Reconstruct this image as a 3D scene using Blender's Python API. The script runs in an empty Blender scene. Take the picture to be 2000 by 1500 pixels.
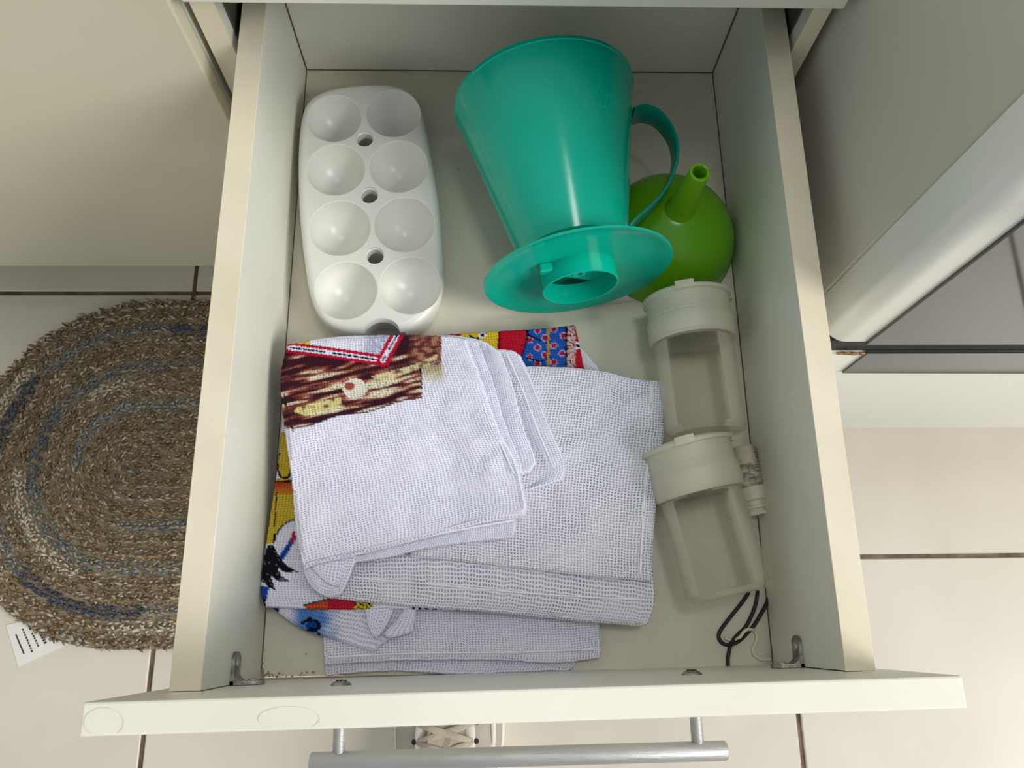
import bpy, bmesh, math, random
from math import sin, cos, pi, sqrt, radians
from mathutils import Vector, Matrix, noise

random.seed(7)
S = bpy.context.scene
COL = S.collection
Z0 = 0.34                     # height of the drawer floor above the kitchen floor; all coordinates below are relative to the drawer floor

# ------------------------------------------------------------------ camera
CP = Vector((-0.0210, 0.0241, 0.5834)); YAW, PITCH, ROLL, FPX = -0.1006, 0.3031, 0.0926, 1577.34
def cam_axes():
    f = Vector((0, sin(PITCH), -cos(PITCH))); u = Vector((0, cos(PITCH), sin(PITCH))); r = Vector((1, 0, 0))
    Rz = Matrix.Rotation(YAW, 3, 'Z')
    f, u, r = Rz @ f, Rz @ u, Rz @ r
    return cos(ROLL)*r + sin(ROLL)*u, -sin(ROLL)*r + cos(ROLL)*u, f
CR, CU, CF = cam_axes()
cam = bpy.data.cameras.new('camera'); camo = bpy.data.objects.new('camera', cam); COL.objects.link(camo)
M = Matrix((CR, CU, -CF)).transposed().to_4x4(); M.translation = CP + Vector((0, 0, Z0))
camo.matrix_world = M
cam.sensor_width = 36; cam.lens = 36*FPX/2000; cam.clip_start = 0.01
S.camera = camo

# ------------------------------------------------------------------ world, light, exposure
S.view_settings.view_transform = 'Standard'; S.view_settings.look = 'None'
S.view_settings.gamma = 1; S.view_settings.use_curve_mapping = False
S.view_settings.exposure = 0.14
w = bpy.data.worlds.new('world'); S.world = w; w.use_nodes = True
bg = w.node_tree.nodes['Background']; bg.inputs[0].default_value = (0.93, 0.97, 1.0, 1); bg.inputs[1].default_value = 0.44
def area(name, loc, target, size, power, color, sy=None):
    l = bpy.data.lights.new(name, 'AREA'); l.energy = power; l.size = size; l.color = color
    if sy: l.shape = 'RECTANGLE'; l.size_y = sy
    o = bpy.data.objects.new(name, l); COL.objects.link(o)
    o.location = Vector(loc) + Vector((0, 0, Z0))
    d = Vector(target) - Vector(loc); o.rotation_euler = d.to_track_quat('-Z', 'Y').to_euler()
    return o
area('window_light', (3.0, -1.25, 2.25), (0, .15, 0), 1.5, 118, (1.0, 0.975, 0.93), 1.9)
area('ceiling_light', (.24, .33, 2.15), (.1, .2, 0), 0.32, 5, (1.0, 0.99, 0.97))

# ------------------------------------------------------------------ helpers
def ray(px, py):
    return CF + CR*((px-1000)/FPX) - CU*((py-750)/FPX)
def at(px, py, z):            # point of the photograph at a known height
    d = ray(px, py); t = (z-CP.z)/d.z; return CP + d*t
def aty(px, py, y):
    d = ray(px, py); t = (y-CP.y)/d.y; return CP + d*t
def atx(px, py, x):
    d = ray(px, py); t = (x-CP.x)/d.x; return CP + d*t
def proj(p):
    d = Vector(p)-CP; z = d.dot(CF); return 1000+FPX*d.dot(CR)/z, 750-FPX*d.dot(CU)/z

def finish(name, me, m, parent=None, base=None):
    """vertices are in drawer coordinates; give the object an origin at its base"""
    for p in me.polygons: pass
    o = bpy.data.objects.new(name, me); COL.objects.link(o)
    if parent is not None:
        off = Vector(parent['_w']); pl = off
    else:
        off = None
    vs = [v.co for v in me.vertices]
    if base is None:
        xs = [v.x for v in vs]; ys = [v.y for v in vs]; zs = [v.z for v in vs]
        base = Vector(((min(xs)+max(xs))/2, (min(ys)+max(ys))/2, min(zs)))
    base = Vector(base)
    me.transform(Matrix.Translation(-base))
    o['_w'] = list(base)
    if parent is not None:
        o.parent = parent; o.location = base - off
    else:
        o.location = base + Vector((0, 0, Z0))
    if m: me.materials.append(m)
    return o
def obj(name, bm, m, parent=None, smooth=40, base=None):
    bmesh.ops.recalc_face_normals(bm, faces=bm.faces)
    me = bpy.data.meshes.new(name); bm.to_mesh(me); bm.free()
    if smooth:
        for p in me.polygons: p.use_smooth = True
        me.set_sharp_from_angle(angle=radians(smooth))
    return finish(name, me, m, parent, base)
def thing(name, loc, label, cat, group=None, kind=None):
    o = bpy.data.objects.new(name, None); COL.objects.link(o); o.empty_display_size = .02
    o['_w'] = list(loc); o.location = Vector(loc)+Vector((0, 0, Z0))
    return tag(o, label, cat, group, kind)
def tag(o, label=None, cat=None, group=None, kind=None):
    if label: o['label'] = label
    if cat: o['category'] = cat
    if group: o['group'] = group
    if kind: o['kind'] = kind
    return o
def struct(o): o['kind'] = 'structure'; return o

def add_box(bm, x0, x1, y0, y1, z0, z1, bev=0.0, seg=1, T=None):
    r = bmesh.ops.create_cube(bm, size=1)
    vs = r['verts']
    for v in vs:
        v.co = Vector((x0+(v.co.x+.5)*(x1-x0), y0+(v.co.y+.5)*(y1-y0), z0+(v.co.z+.5)*(z1-z0)))
    if bev > 0:
        es = list({e for v in vs for e in v.link_edges})
        rr = bmesh.ops.bevel(bm, geom=es, offset=bev, segments=seg, profile=.5, affect='EDGES')
        vs = list({v for f in rr['faces'] for v in f.verts} | {v for v in vs if v.is_valid})
    if T is not None:
        for v in vs: v.co = T @ v.co
def box(*a, **k):
    bm = bmesh.new(); add_box(bm, *a, **k); return bm
def frame(axis):
    a = Vector(axis).normalized()
    b = a.cross(Vector((0, 0, 1)))
    if b.length < 1e-4: b = Vector((1, 0, 0))
    b.normalize(); return a, b, a.cross(b)
def add_lathe(bm, prof, org, axis, n=48, caps=(False, False), rad=None):
    """prof: list of (r, d); d along axis from org"""
    a, b, c = frame(axis); org = Vector(org); rings = []
    for r, d in prof:
        rings.append([bm.verts.new(org + a*d + (b*cos(2*pi*i/n)+c*sin(2*pi*i/n))*max(r, 1e-5)*(rad(d, 2*pi*i/n) if rad else 1)) for i in range(n)])
    for A, B in zip(rings, rings[1:]):
        for i in range(n): bm.faces.new((A[i], A[(i+1) % n], B[(i+1) % n], B[i]))
    if caps[0]: bm.faces.new(rings[0][::-1])
    if caps[1]: bm.faces.new(rings[-1])
def lathe(*a, **k):
    bm = bmesh.new(); add_lathe(bm, *a, **k); return bm
def add_tube(bm, pts, r, n=8, cap=True, flat=1.0, rfun=None):
    pts = [Vector(p) for p in pts]; rings = []; up = None
    for i, p in enumerate(pts):
        t = (pts[min(i+1, len(pts)-1)]-pts[max(i-1, 0)]).normalized()
        if up is None:
            up = Vector((0, 0, 1)) if abs(t.z) < .9 else Vector((1, 0, 0))
        s = t.cross(up).normalized(); up2 = s.cross(t).normalized(); up = up2
        rr = rfun(i/(len(pts)-1)) if rfun else r
        rings.append([bm.verts.new(p + (s*cos(2*pi*k/n) + up2*sin(2*pi*k/n)*flat)*rr) for k in range(n)])
    for A, B in zip(rings, rings[1:]):
        for k in range(n): bm.faces.new((A[k], A[(k+1) % n], B[(k+1) % n], B[k]))
    if cap: bm.faces.new(rings[0][::-1]); bm.faces.new(rings[-1])
def spline(pts, n=8, closed=False):
    P = [Vector(p) for p in pts]; out = []; L = len(P)
    rng = range(L if closed else L-1)
    for i in rng:
        if closed: a, b, c, d = P[i-1], P[i], P[(i+1) % L], P[(i+2) % L]
        else: a, b, c, d = P[max(i-1, 0)], P[i], P[i+1], P[min(i+2, L-1)]
        for k in range(n):
            t = k/n
            out.append(.5*((2*b) + (c-a)*t + (2*a-5*b+4*c-d)*t*t + (3*b-a-3*c+d)*t**3))
    if not closed: out.append(P[-1])
    return out
def add_prism(bm, loops):
    """loops: list of equal-length closed vertex loops, capped at both ends"""
    R = [[bm.verts.new(p) for p in L] for L in loops]; n = len(R[0])
    for A, B in zip(R, R[1:]):
        for k in range(n): bm.faces.new((A[k], A[(k+1) % n], B[(k+1) % n], B[k]))
    bm.faces.new(R[0][::-1]); bm.faces.new(R[-1])
def sm(a, b, x):
    t = min(1, max(0, (x-a)/(b-a))) if a != b else float(x >= b); return t*t*(3-2*t)
def nz(x, y=0, z=0): return noise.noise(Vector((x, y, z)))
def lin(c):
    return tuple(((v/255)/12.92 if v/255 <= .04045 else ((v/255+.055)/1.055)**2.4) for v in c[:3])

# ------------------------------------------------------------------ materials
def mat(name, rgb, rough=.5, metal=0, spec=.5, **kw):
    m = bpy.data.materials.new(name); m.use_nodes = True
    b = m.node_tree.nodes['Principled BSDF']; l = lin(rgb)
    b.inputs['Base Color'].default_value = (*l, 1); b.inputs['Roughness'].default_value = rough
    b.inputs['Metallic'].default_value = metal; b.inputs['Specular IOR Level'].default_value = spec
    for k, v in kw.items(): b.inputs[k.replace('_', ' ')].default_value = v
    return m
def N(m, t, **k):
    n = m.node_tree.nodes.new(t)
    for a, b in k.items(): setattr(n, a, b)
    return n
def L(m, a, b): m.node_tree.links.new(a, b)
def grain(m, rgb, rgb2, scale=60, bump=.0, detail=4, stretch=(1, 1, 1), lo=.35, hi=.65, bscale=None):
    """colour variation between two colours by object-space noise plus a fine bump"""
    tc = N(m, 'ShaderNodeTexCoord'); mp = N(m, 'ShaderNodeMapping'); mp.inputs['Scale'].default_value = stretch
    L(m, tc.outputs['Object'], mp.inputs[0])
    n = N(m, 'ShaderNodeTexNoise'); n.inputs['Scale'].default_value = scale; n.inputs['Detail'].default_value = detail
    L(m, mp.outputs[0], n.inputs['Vector'])
    r = N(m, 'ShaderNodeValToRGB'); r.color_ramp.elements[0].position = lo; r.color_ramp.elements[1].position = hi
    r.color_ramp.elements[0].color = (*lin(rgb), 1); r.color_ramp.elements[1].color = (*lin(rgb2), 1)
    L(m, n.outputs['Fac'], r.inputs[0])
    b = m.node_tree.nodes['Principled BSDF']; L(m, r.outputs[0], b.inputs['Base Color'])
    if bump:
        n2 = N(m, 'ShaderNodeTexNoise'); n2.inputs['Scale'].default_value = bscale or scale*6; n2.inputs['Detail'].default_value = 3
        L(m, mp.outputs[0], n2.inputs['Vector'])
        bp = N(m, 'ShaderNodeBump'); bp.inputs['Strength'].default_value = bump; bp.inputs['Distance'].default_value = .001
        L(m, n2.outputs['Fac'], bp.inputs['Height']); L(m, bp.outputs[0], b.inputs['Normal'])
    return m
def specks(m, base_socket_owner=None, scale=90, thr=.035, col=(90, 80, 70)):
    """rare small dirt dots over whatever feeds the base colour"""
    b = m.node_tree.nodes['Principled BSDF']; src = b.inputs['Base Color'].links[0].from_socket
    tc = N(m, 'ShaderNodeTexCoord'); v = N(m, 'ShaderNodeTexVoronoi'); v.inputs['Scale'].default_value = scale
    L(m, tc.outputs['Object'], v.inputs['Vector'])
    lt = N(m, 'ShaderNodeMath', operation='LESS_THAN'); lt.inputs[1].default_value = thr; L(m, v.outputs['Distance'], lt.inputs[0])
    sp = N(m, 'ShaderNodeSeparateColor'); L(m, v.outputs['Color'], sp.inputs[0])
    gt = N(m, 'ShaderNodeMath', operation='GREATER_THAN'); gt.inputs[1].default_value = .8; L(m, sp.outputs[0], gt.inputs[0])
    mu = N(m, 'ShaderNodeMath', operation='MULTIPLY'); L(m, lt.outputs[0], mu.inputs[0]); L(m, gt.outputs[0], mu.inputs[1])
    mu2 = N(m, 'ShaderNodeMath', operation='MULTIPLY'); mu2.inputs[1].default_value = .6; L(m, mu.outputs[0], mu2.inputs[0])
    mx = N(m, 'ShaderNodeMix', data_type='RGBA'); L(m, mu2.outputs[0], mx.inputs[0]); L(m, src, mx.inputs[6])
    mx.inputs[7].default_value = (*lin(col), 1); L(m, mx.outputs[2], b.inputs['Base Color'])
    return m

M_MEL = specks(grain(mat('melamine', (230, 229, 218), .42), (233, 232, 221), (225, 224, 211), 9, .15, bscale=900), scale=45, thr=.03)
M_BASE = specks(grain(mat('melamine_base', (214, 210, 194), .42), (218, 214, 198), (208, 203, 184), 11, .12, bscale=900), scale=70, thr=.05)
M_EDGE = specks(grain(mat('edge_band', (232, 224, 200), .5), (236, 229, 206), (226, 217, 192), 14, .1, bscale=700), scale=60, thr=.04)
M_FRONT = specks(grain(mat('front_melamine', (236, 234, 222), .4), (238, 236, 224), (230, 227, 213), 7, .06, bscale=700), scale=50, thr=.03, col=(120, 100, 85))
M_DOOR = grain(mat('door_melamine', (214, 209, 184), .45), (217, 212, 188), (210, 205, 179), 5, .1, bscale=800)
M_TILE = grain(mat('floor_tile', (222, 214, 200), .28), (225, 218, 204), (216, 209, 194), 6, .03, bscale=60)
M_GROUT = grain(mat('grout', (116, 100, 82), .9), (132, 114, 92), (88, 74, 60), 40, .4)
M_WALL = grain(mat('wall_paint', (214, 208, 196), .8), (216, 210, 198), (210, 204, 192), 5, .1)
M_DARK = mat('dark_gap', (24, 24, 22), .8)
M_STEEL = grain(mat('brushed_metal', (168, 168, 166), .5, .7), (186, 186, 184), (150, 149, 146), 30, .35, stretch=(.15, 1, 1), bscale=500)
M_ZINC = grain(mat('zinc', (150, 148, 140), .42, .8), (170, 168, 160), (112, 110, 102), 120, .3)
M_SLIDE = grain(mat('slide_metal', (96, 98, 90), .5, .5), (108, 110, 100), (78, 80, 72), 30, .2)
M_EGG = mat('egg_tray_plastic', (228, 228, 222), .3)
M_TEAL = mat('teal_plastic', (0, 178, 152), .16, spec=.4)
M_GREEN = mat('green_plastic', (92, 160, 2), .26)
M_GREEN2 = mat('light_green_plastic', (140, 205, 30), .32, Subsurface_Weight=.3, Subsurface_Scale=.004)
M_LID = mat('white_lid_plastic', (228, 226, 212), .4)
def translucent(m, rgb, k):
    nt = m.node_tree; out = [n for n in nt.nodes if n.type == 'OUTPUT_MATERIAL'][0]; b = nt.nodes['Principled BSDF']
    t = N(m, 'ShaderNodeBsdfTranslucent'); t.inputs[0].default_value = (*lin(rgb), 1); x = N(m, 'ShaderNodeMixShader'); x.inputs[0].default_value = k
    L(m, b.outputs[0], x.inputs[1]); L(m, t.outputs[0], x.inputs[2]); L(m, x.outputs[0], out.inputs[0])
translucent(M_LID, (240, 238, 224), .45); translucent(M_GREEN2, (150, 215, 20), .3)
M_NIP = grain(mat('white_pvc', (222, 216, 196), .45), (226, 220, 200), (205, 196, 170), 90, .2)
M_TAPE = grain(mat('thread_tape', (228, 222, 206), .6), (232, 227, 212), (160, 148, 126), 260, .8)
M_BLACK = mat('black_cord', (16, 17, 18), .5)
M_CORD = mat('white_cord', (224, 218, 200), .55)
M_OVEN = mat('oven_enamel', (226, 226, 218), .3)
M_OVENSIDE = grain(mat('oven_side', (206, 202, 190), .45), (208, 204, 192), (200, 196, 184), 4, .05)
M_GLASS = mat('dark_glass', (52, 52, 54), .06, 0, .9)
M_RUBBER_SHADE = grain(mat('rubber_and_gap_shade', (24, 24, 22), .6), (30, 30, 28), (14, 14, 13), 60, .3)  # black of the oven feet, also the painted shade in the door gap
M_RUST = grain(mat('rust', (160, 110, 60), .9), (180, 140, 90), (110, 62, 26), 240, .9)
M_PAPER = mat('label_paper', (236, 234, 226), .7)
M_INK = mat('label_ink', (60, 60, 60), .8)
M_LEATHER = grain(mat('shoe_leather', (228, 222, 212), .5), (232, 226, 216), (220, 213, 202), 20, .2)
M_SOLE = mat('shoe_sole', (234, 230, 222), .6)
M_LACE = grain(mat('shoe_lace', (222, 208, 190), .8), (226, 213, 196), (206, 190, 170), 900, .8)
M_STAIN = mat('stain', (226, 214, 190), .5)

def jar_plastic():
    m = bpy.data.materials.new('clear_plastic'); m.use_nodes = True; nt = m.node_tree; nt.nodes.clear()
    out = N(m, 'ShaderNodeOutputMaterial'); tr = N(m, 'ShaderNodeBsdfTransparent'); pr = N(m, 'ShaderNodeBsdfPrincipled')
    tr.inputs[0].default_value = (.99, .988, .975, 1)
    pr.inputs['Base Color'].default_value = (*lin((228, 225, 210)), 1); pr.inputs['Roughness'].default_value = .16
    lw = N(m, 'ShaderNodeFresnel'); lw.inputs[0].default_value = 1.45
    ma = N(m, 'ShaderNodeMath', operation='MULTIPLY_ADD'); ma.inputs[1].default_value = .45; ma.inputs[2].default_value = .0; ma.use_clamp = True
    L(m, lw.outputs[0], ma.inputs[0])
    mx = N(m, 'ShaderNodeMixShader'); L(m, ma.outputs[0], mx.inputs[0]); L(m, tr.outputs[0], mx.inputs[1]); L(m, pr.outputs[0], mx.inputs[2])
    L(m, mx.outputs[0], out.inputs[0]); return m
M_JAR = jar_plastic()

def weave(name, thread, gap, period=.00225, gapsize=.5, bump=.9):
    """open plain weave drawn from the cloth's own UVs (metres), tinted by the printed colour attribute"""
    m = bpy.data.materials.new(name); m.use_nodes = True; b = m.node_tree.nodes['Principled BSDF']
    b.inputs['Roughness'].default_value = .9; b.inputs['Specular IOR Level'].default_value = .1
    uv = N(m, 'ShaderNodeUVMap'); uv.uv_map = 'UVMap'
    nn = N(m, 'ShaderNodeTexNoise'); nn.inputs['Scale'].default_value = 140; nn.inputs['Detail'].default_value = 2
    L(m, uv.outputs[0], nn.inputs['Vector'])
    ad = N(m, 'ShaderNodeVectorMath', operation='MULTIPLY_ADD'); ad.inputs[1].default_value = (.0022, .0022, 0); L(m, nn.outputs['Color'], ad.inputs[0]); L(m, uv.outputs[0], ad.inputs[2])
    sp = N(m, 'ShaderNodeSeparateXYZ'); L(m, ad.outputs[0], sp.inputs[0])
    def wav(sock, per, phase=0):
        a = N(m, 'ShaderNodeMath', operation='MULTIPLY_ADD'); a.inputs[1].default_value = 2*pi/per; a.inputs[2].default_value = phase; L(m, sock, a.inputs[0])
        s = N(m, 'ShaderNodeMath', operation='SINE'); L(m, a.outputs[0], s.inputs[0])
        h = N(m, 'ShaderNodeMath', operation='MULTIPLY_ADD'); h.inputs[1].default_value = .5; h.inputs[2].default_value = .5; L(m, s.outputs[0], h.inputs[0]); return h.outputs[0]
    wu = wav(sp.outputs[0], period*1.0); wv = wav(sp.outputs[1], period*.86)
    mxn = N(m, 'ShaderNodeMath', operation='MAXIMUM'); L(m, wu, mxn.inputs[0]); L(m, wv, mxn.inputs[1])
    rp = N(m, 'ShaderNodeMapRange'); rp.inputs[1].default_value = gapsize*.55; rp.inputs[2].default_value = gapsize*1.35; L(m, mxn.outputs[0], rp.inputs[0])
    # irregular tightness of the weave
    n2 = N(m, 'ShaderNodeTexNoise'); n2.inputs['Scale'].default_value = 45; n2.inputs['Detail'].default_value = 5; L(m, uv.outputs[0], n2.inputs['Vector'])
    r2 = N(m, 'ShaderNodeMapRange'); r2.inputs[1].default_value = .3; r2.inputs[2].default_value = .75; r2.inputs[3].default_value = 0; r2.inputs[4].default_value = .6; L(m, n2.outputs['Fac'], r2.inputs[0])
    mx0 = N(m, 'ShaderNodeMath', operation='MAXIMUM'); L(m, rp.outputs[0], mx0.inputs[0]); L(m, r2.outputs[0], mx0.inputs[1])
    at_ = N(m, 'ShaderNodeAttribute', attribute_name='Col')
    c1 = N(m, 'ShaderNodeMix', data_type='RGBA', blend_type='MULTIPLY'); c1.inputs[0].default_value = 1; L(m, at_.outputs['Color'], c1.inputs[6]); c1.inputs[7].default_value = (*lin(thread), 1)
    c2 = N(m, 'ShaderNodeMix', data_type='RGBA', blend_type='MULTIPLY'); c2.inputs[0].default_value = 1; L(m, at_.outputs['Color'], c2.inputs[6]); c2.inputs[7].default_value = (*lin(gap), 1)
    mx = N(m, 'ShaderNodeMix', data_type='RGBA'); L(m, mx0.outputs[0], mx.inputs[0]); L(m, c2.outputs[2], mx.inputs[6]); L(m, c1.outputs[2], mx.inputs[7])
    L(m, mx.outputs[2], b.inputs['Base Color'])
    bp = N(m, 'ShaderNodeBump'); bp.inputs['Strength'].default_value = bump; bp.inputs['Distance'].default_value = .0005
    L(m, mx0.outputs[0], bp.inputs['Height']); L(m, bp.outputs[0], b.inputs['Normal'])
    return m
M_WHITE = weave('white_weave', (232, 232, 249), (168, 169, 206), gapsize=.42, period=.0019)
M_OPEN = weave('open_weave', (234, 234, 246), (138, 138, 158), gapsize=.56, period=.0021)
M_LOW = weave('lower_weave', (236, 236, 251), (158, 158, 190), gapsize=.48, period=.002)

# ------------------------------------------------------------------ floor, walls
TX, TY, G = .3462, .3255, .0050
gx0, gy0 = at(1560, 1400, -Z0).x, at(1690, 1087, -Z0).y
FX0, FX1, FY0, FY1 = gx0-5*TX, gx0+5*TX, gy0-5*TY, gy0+3*TY
fl = struct(obj('floor', box(FX0, FX1, FY0, FY1, -Z0-.03, -Z0-.0025), M_GROUT, smooth=None))
tile_me = None
for i in range(-5, 5):
    for j in range(-5, 3):
        x0 = gx0+i*TX; y0 = gy0+j*TY
        cx, cy = x0+TX/2, y0+TY/2
        if tile_me is None:
            bm = box(cx-TX/2+G/2, cx+TX/2-G/2, cy-TY/2+G/2, cy+TY/2-G/2, -Z0-.008, -Z0, bev=.0012)
            t = obj('tile', bm, M_TILE, fl, smooth=None); tile_me = t.data
        else:
            t = bpy.data.objects.new('tile', tile_me); COL.objects.link(t); t.parent = fl
            t.location = Vector((cx, cy, -Z0-.008)) - Vector(fl['_w'])
struct(obj('wall_back', box(FX0, FX1, FY1, FY1+.05, -Z0-.03, 2.1), M_WALL, smooth=None))

# ------------------------------------------------------------------ the cabinet that holds the drawer
YC = .402; YB = YC+.0155      # front face of the closed fronts, front edge of the carcass
cab = thing('drawer_cabinet', (0, .65, -Z0), 'white melamine drawer cabinet out of which the full drawer is pulled', 'cabinet')
XLO, XLI, XRI, XRO = aty(371, 8, YB).x, aty(419, 8, YB).x, aty(1590, 8, YB).x+.001, aty(1630, 8, YB).x
ZU = aty(1000, 12, YC).z
for s, x0, x1 in ((-1, XLO, XLI), (1, XRI, XRO)):
    sp_ = obj('side_panel', box(x0, x1, YB+.0006, .98, -.21, .508, bev=.0004), M_MEL, cab, smooth=None)
    obj('edge_band', box(x0, x1, YB-.0004, YB+.0007, -.21, .508), M_EDGE, sp_, smooth=None)
obj('back_panel', box(XLI+.0002, XRI-.0002, .962, .978, -.21, .508), M_MEL, cab, smooth=None)
obj('bottom_panel', box(XLI+.0002, XRI-.0002, YB+.002, .961, -.209, -.193), M_MEL, cab, smooth=None)
obj('plinth', box(-.2, .195, .45, .47, -Z0, -.21), M_MEL, cab, smooth=None)
for z0, z1 in ((ZU, .343), (.346, .503)):
    obj('drawer_front', box(aty(358, 8, YC).x, aty(1654, 8, YC).x, YC, YB-.001, z0, z1, bev=.001, seg=2), M_FRONT, cab, smooth=None)
obj('drawer_front', box(-.2036, .2014, YC, YB-.001, -.19, -.006, bev=.001, seg=2), M_FRONT, cab, smooth=None)
# telescopic slide rails screwed inside the carcass, with their screw holes
for s in (-1, 1):
    xw = XLI if s < 0 else XRI
    bm = bmesh.new()
    def bx(a, b, *r):
        xa, xb = (xw+a, xw+b) if s < 0 else (xw-b, xw-a)
        add_box(bm, xa, xb, *r)
    bx(0, .0012, YB+.012, .94, .05, .16); bx(0, .0022, YB+.012, .94, .05, .053); bx(0, .0022, YB+.012, .94, .157, .16)
    rl = obj('slide_rail', bm, M_SLIDE, cab, smooth=None)
    for yy in (YB+.03, YB+.075):
        hl = bmesh.new(); xx = xw+s*-1*.0013
        add_lathe(hl, [(.0001, 0), (.0042, 0), (.0042, .0004), (.0001, .0004)], (xx, yy, .132), (-s, 0, 0), 20)
        obj('screw_hole', hl, M_DARK, rl)
tag(obj('worktop', box(-.95, .2, .37, 1.0, .509, .54, bev=.004, seg=2), M_WALL, smooth=None), 'pale kitchen worktop above the cabinets, over the open drawer', 'worktop')

# neighbouring cabinet on the left
xd = aty(330, 5, YC).x
zb = aty(200, 520, YC).z
lc = thing('base_cabinet', (-.6, .65, -Z0), 'cream kitchen cabinet with a wide flat door above the rug', 'cabinet')
obj('door', box(-.93, xd, YC, YB-.001, zb, .50, bev=.0012, seg=2), M_DOOR, lc, smooth=None)
obj('body', box(-.94, aty(356, 8, YB).x, YB+.0006, .98, zb-.002, .508), M_MEL, lc, smooth=None)
obj('plinth', box(-.94, -.215, .56, .58, -Z0, zb-.0021), M_MEL, lc, smooth=None)

# ------------------------------------------------------------------ the open drawer
K = .0148
RK = Matrix.Rotation(math.atan(K), 4, 'Z')
D, HS, TS = .4875, .118, .0169
dr = thing('open_drawer', (0, .24, -.012), 'white melamine drawer pulled out and filled with kitchen things', 'drawer')
obj('drawer_base', box(-.1752, .1752, -.0005, D+.002, -.008, 0), M_BASE, dr, smooth=None)
for s in (-1, 1):
    x0, x1 = (-.175-TS, -.175) if s < 0 else (.175, .175+TS)
    ys = s*K*.18+.0006
    sd = obj('side_panel', box(x0, x1, ys, D+.015, -.012, HS-.0008), M_MEL, dr, smooth=None)
    obj('edge_band', box(x0, x1, ys-.0003, D+.015, HS-.0008, HS, bev=.0003), M_EDGE, sd, smooth=None)
obj('back_panel', box(-.1746, .1746, D, D+.015, -.012, HS-.001, bev=.0006), M_MEL, dr, smooth=None)
# dark seams of the joints
bm = bmesh.new()
for x in (-.1747, .1747):
    add_box(bm, x-.0005, x+.0005, D-.0007, D+.0005, .0, HS-.001)
    add_box(bm, x-.0004, x+.0004, .002, D, -.0005, .0004)
add_box(bm, -.1747, .1747, D-.0006, D+.0004, -.0005, .0006)
obj('joint_seam', bm, mat('seam_dirt', (96, 84, 66), .9), dr, smooth=None)
bm = bmesh.new()
for i in range(70):
    f_ = random.random()**2.2
    px_, py_ = (512+110*f_, 1323-4*random.random()-10*random.random()**3) if i < 52 else (510+4*random.random(), 1318-60*f_)
    p = at(px_, py_, .0003); p.x = max(p.x, -.1744); p.y = max(p.y, -.001); r_ = .0002+.0007*random.random()**2
    bmesh.ops.create_icosphere(bm, subdivisions=1, radius=1, matrix=Matrix.Translation(p) @ Matrix.Diagonal((r_*1.4, r_, r_*.5, 1)))
cr = obj('crumbs', bm, mat('crumbs', (156, 134, 98), .9), dr); cr['kind'] = 'stuff'
fp = box(-.2086, .2058, -.0148, 0, -.03, .1784, bev=.0011, seg=2)
for v in fp.verts: v.co = RK @ v.co
front = obj('drawer_front', fp, M_FRONT, dr, smooth=None)
# faint worn oval marks on the top edge of the front
def edge_mark(px, py, rx, ry, m_, up=0.0003, clip=None):
    c = at(px, py, .1784); bm = bmesh.new(); n = 40; out = []; inn = []
    for i in range(n):
        a = 2*pi*i/n
        for lst, k in ((out, 1.0), (inn, .94)):
            p = at(px+rx*k*cos(a), py+ry*k*sin(a), .1784+up)
            q = RK.inverted() @ p; q.y = min(-.0012, max(-.0136, q.y)); q.x = max(-.2075, min(.2047, q.x)); q.z = .1784+up
            lst.append(bm.verts.new(RK @ q))
    for i in range(n):
        bm.faces.new((out[i], out[(i+1) % n], inn[(i+1) % n], inn[i]))
    return obj('wear_mark', bm, m_, front, smooth=None)
edge_mark(203, 1412, 40, 30, mat('mark_line', (231, 223, 207), .5))
edge_mark(566, 1404, 62, 24, mat('mark_line_faint', (234, 230, 216), .5))
# handle: bar on two posts
def fpt(x, y, z): return RK @ Vector((x, y, z))
zh = .10
hb = bmesh.new()
e0, e1 = at(606, 1489, zh), at(1419, 1466, zh)
add_lathe(hb, [(.0001, 0), (.0046, 0), (.0052, .0008), (.0052, (e1-e0).length-.0008), (.0046, (e1-e0).length), (.0001, (e1-e0).length)], e0, e1-e0, 32)
hand = obj('handle', hb, M_STEEL, dr)
for px, py in ((663, 1440), (1360, 1415)):
    p = at(px, py, zh); t = (p-e0).dot((e1-e0).normalized()); q = e0+(e1-e0).normalized()*t
    nrm = RK @ Vector((0, 1, 0)); L_ = (fpt(0, -.0148, 0).y + K*q.x - q.y)
    pb = bmesh.new(); add_lathe(pb, [(.0034, 0), (.0034, L_)], q+Vector((0, 0, 0)), nrm, 20, caps=(True, True))
    obj('handle_post', pb, M_STEEL, hand)
    # screw head inside
    sb = bmesh.new(); qs = q + nrm*(L_+.0148)
    add_lathe(sb, [(.0058, 0), (.0056, .0008), (.004, .0020), (.0015, .0026), (.0001, .0027)], qs, nrm, 24)
    sc = obj('handle_screw', sb, M_ZINC, dr)
    cb = bmesh.new(); add_box(cb, qs.x-.0028, qs.x+.0028, qs.y+.0022, qs.y+.0029, qs.z-.0005, qs.z+.0005); add_box(cb, qs.x-.0005, qs.x+.0005, qs.y+.0022, qs.y+.0029, qs.z-.0028, qs.z+.0028)
    obj('screw_slot', cb, M_DARK, sc, smooth=None)
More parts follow.
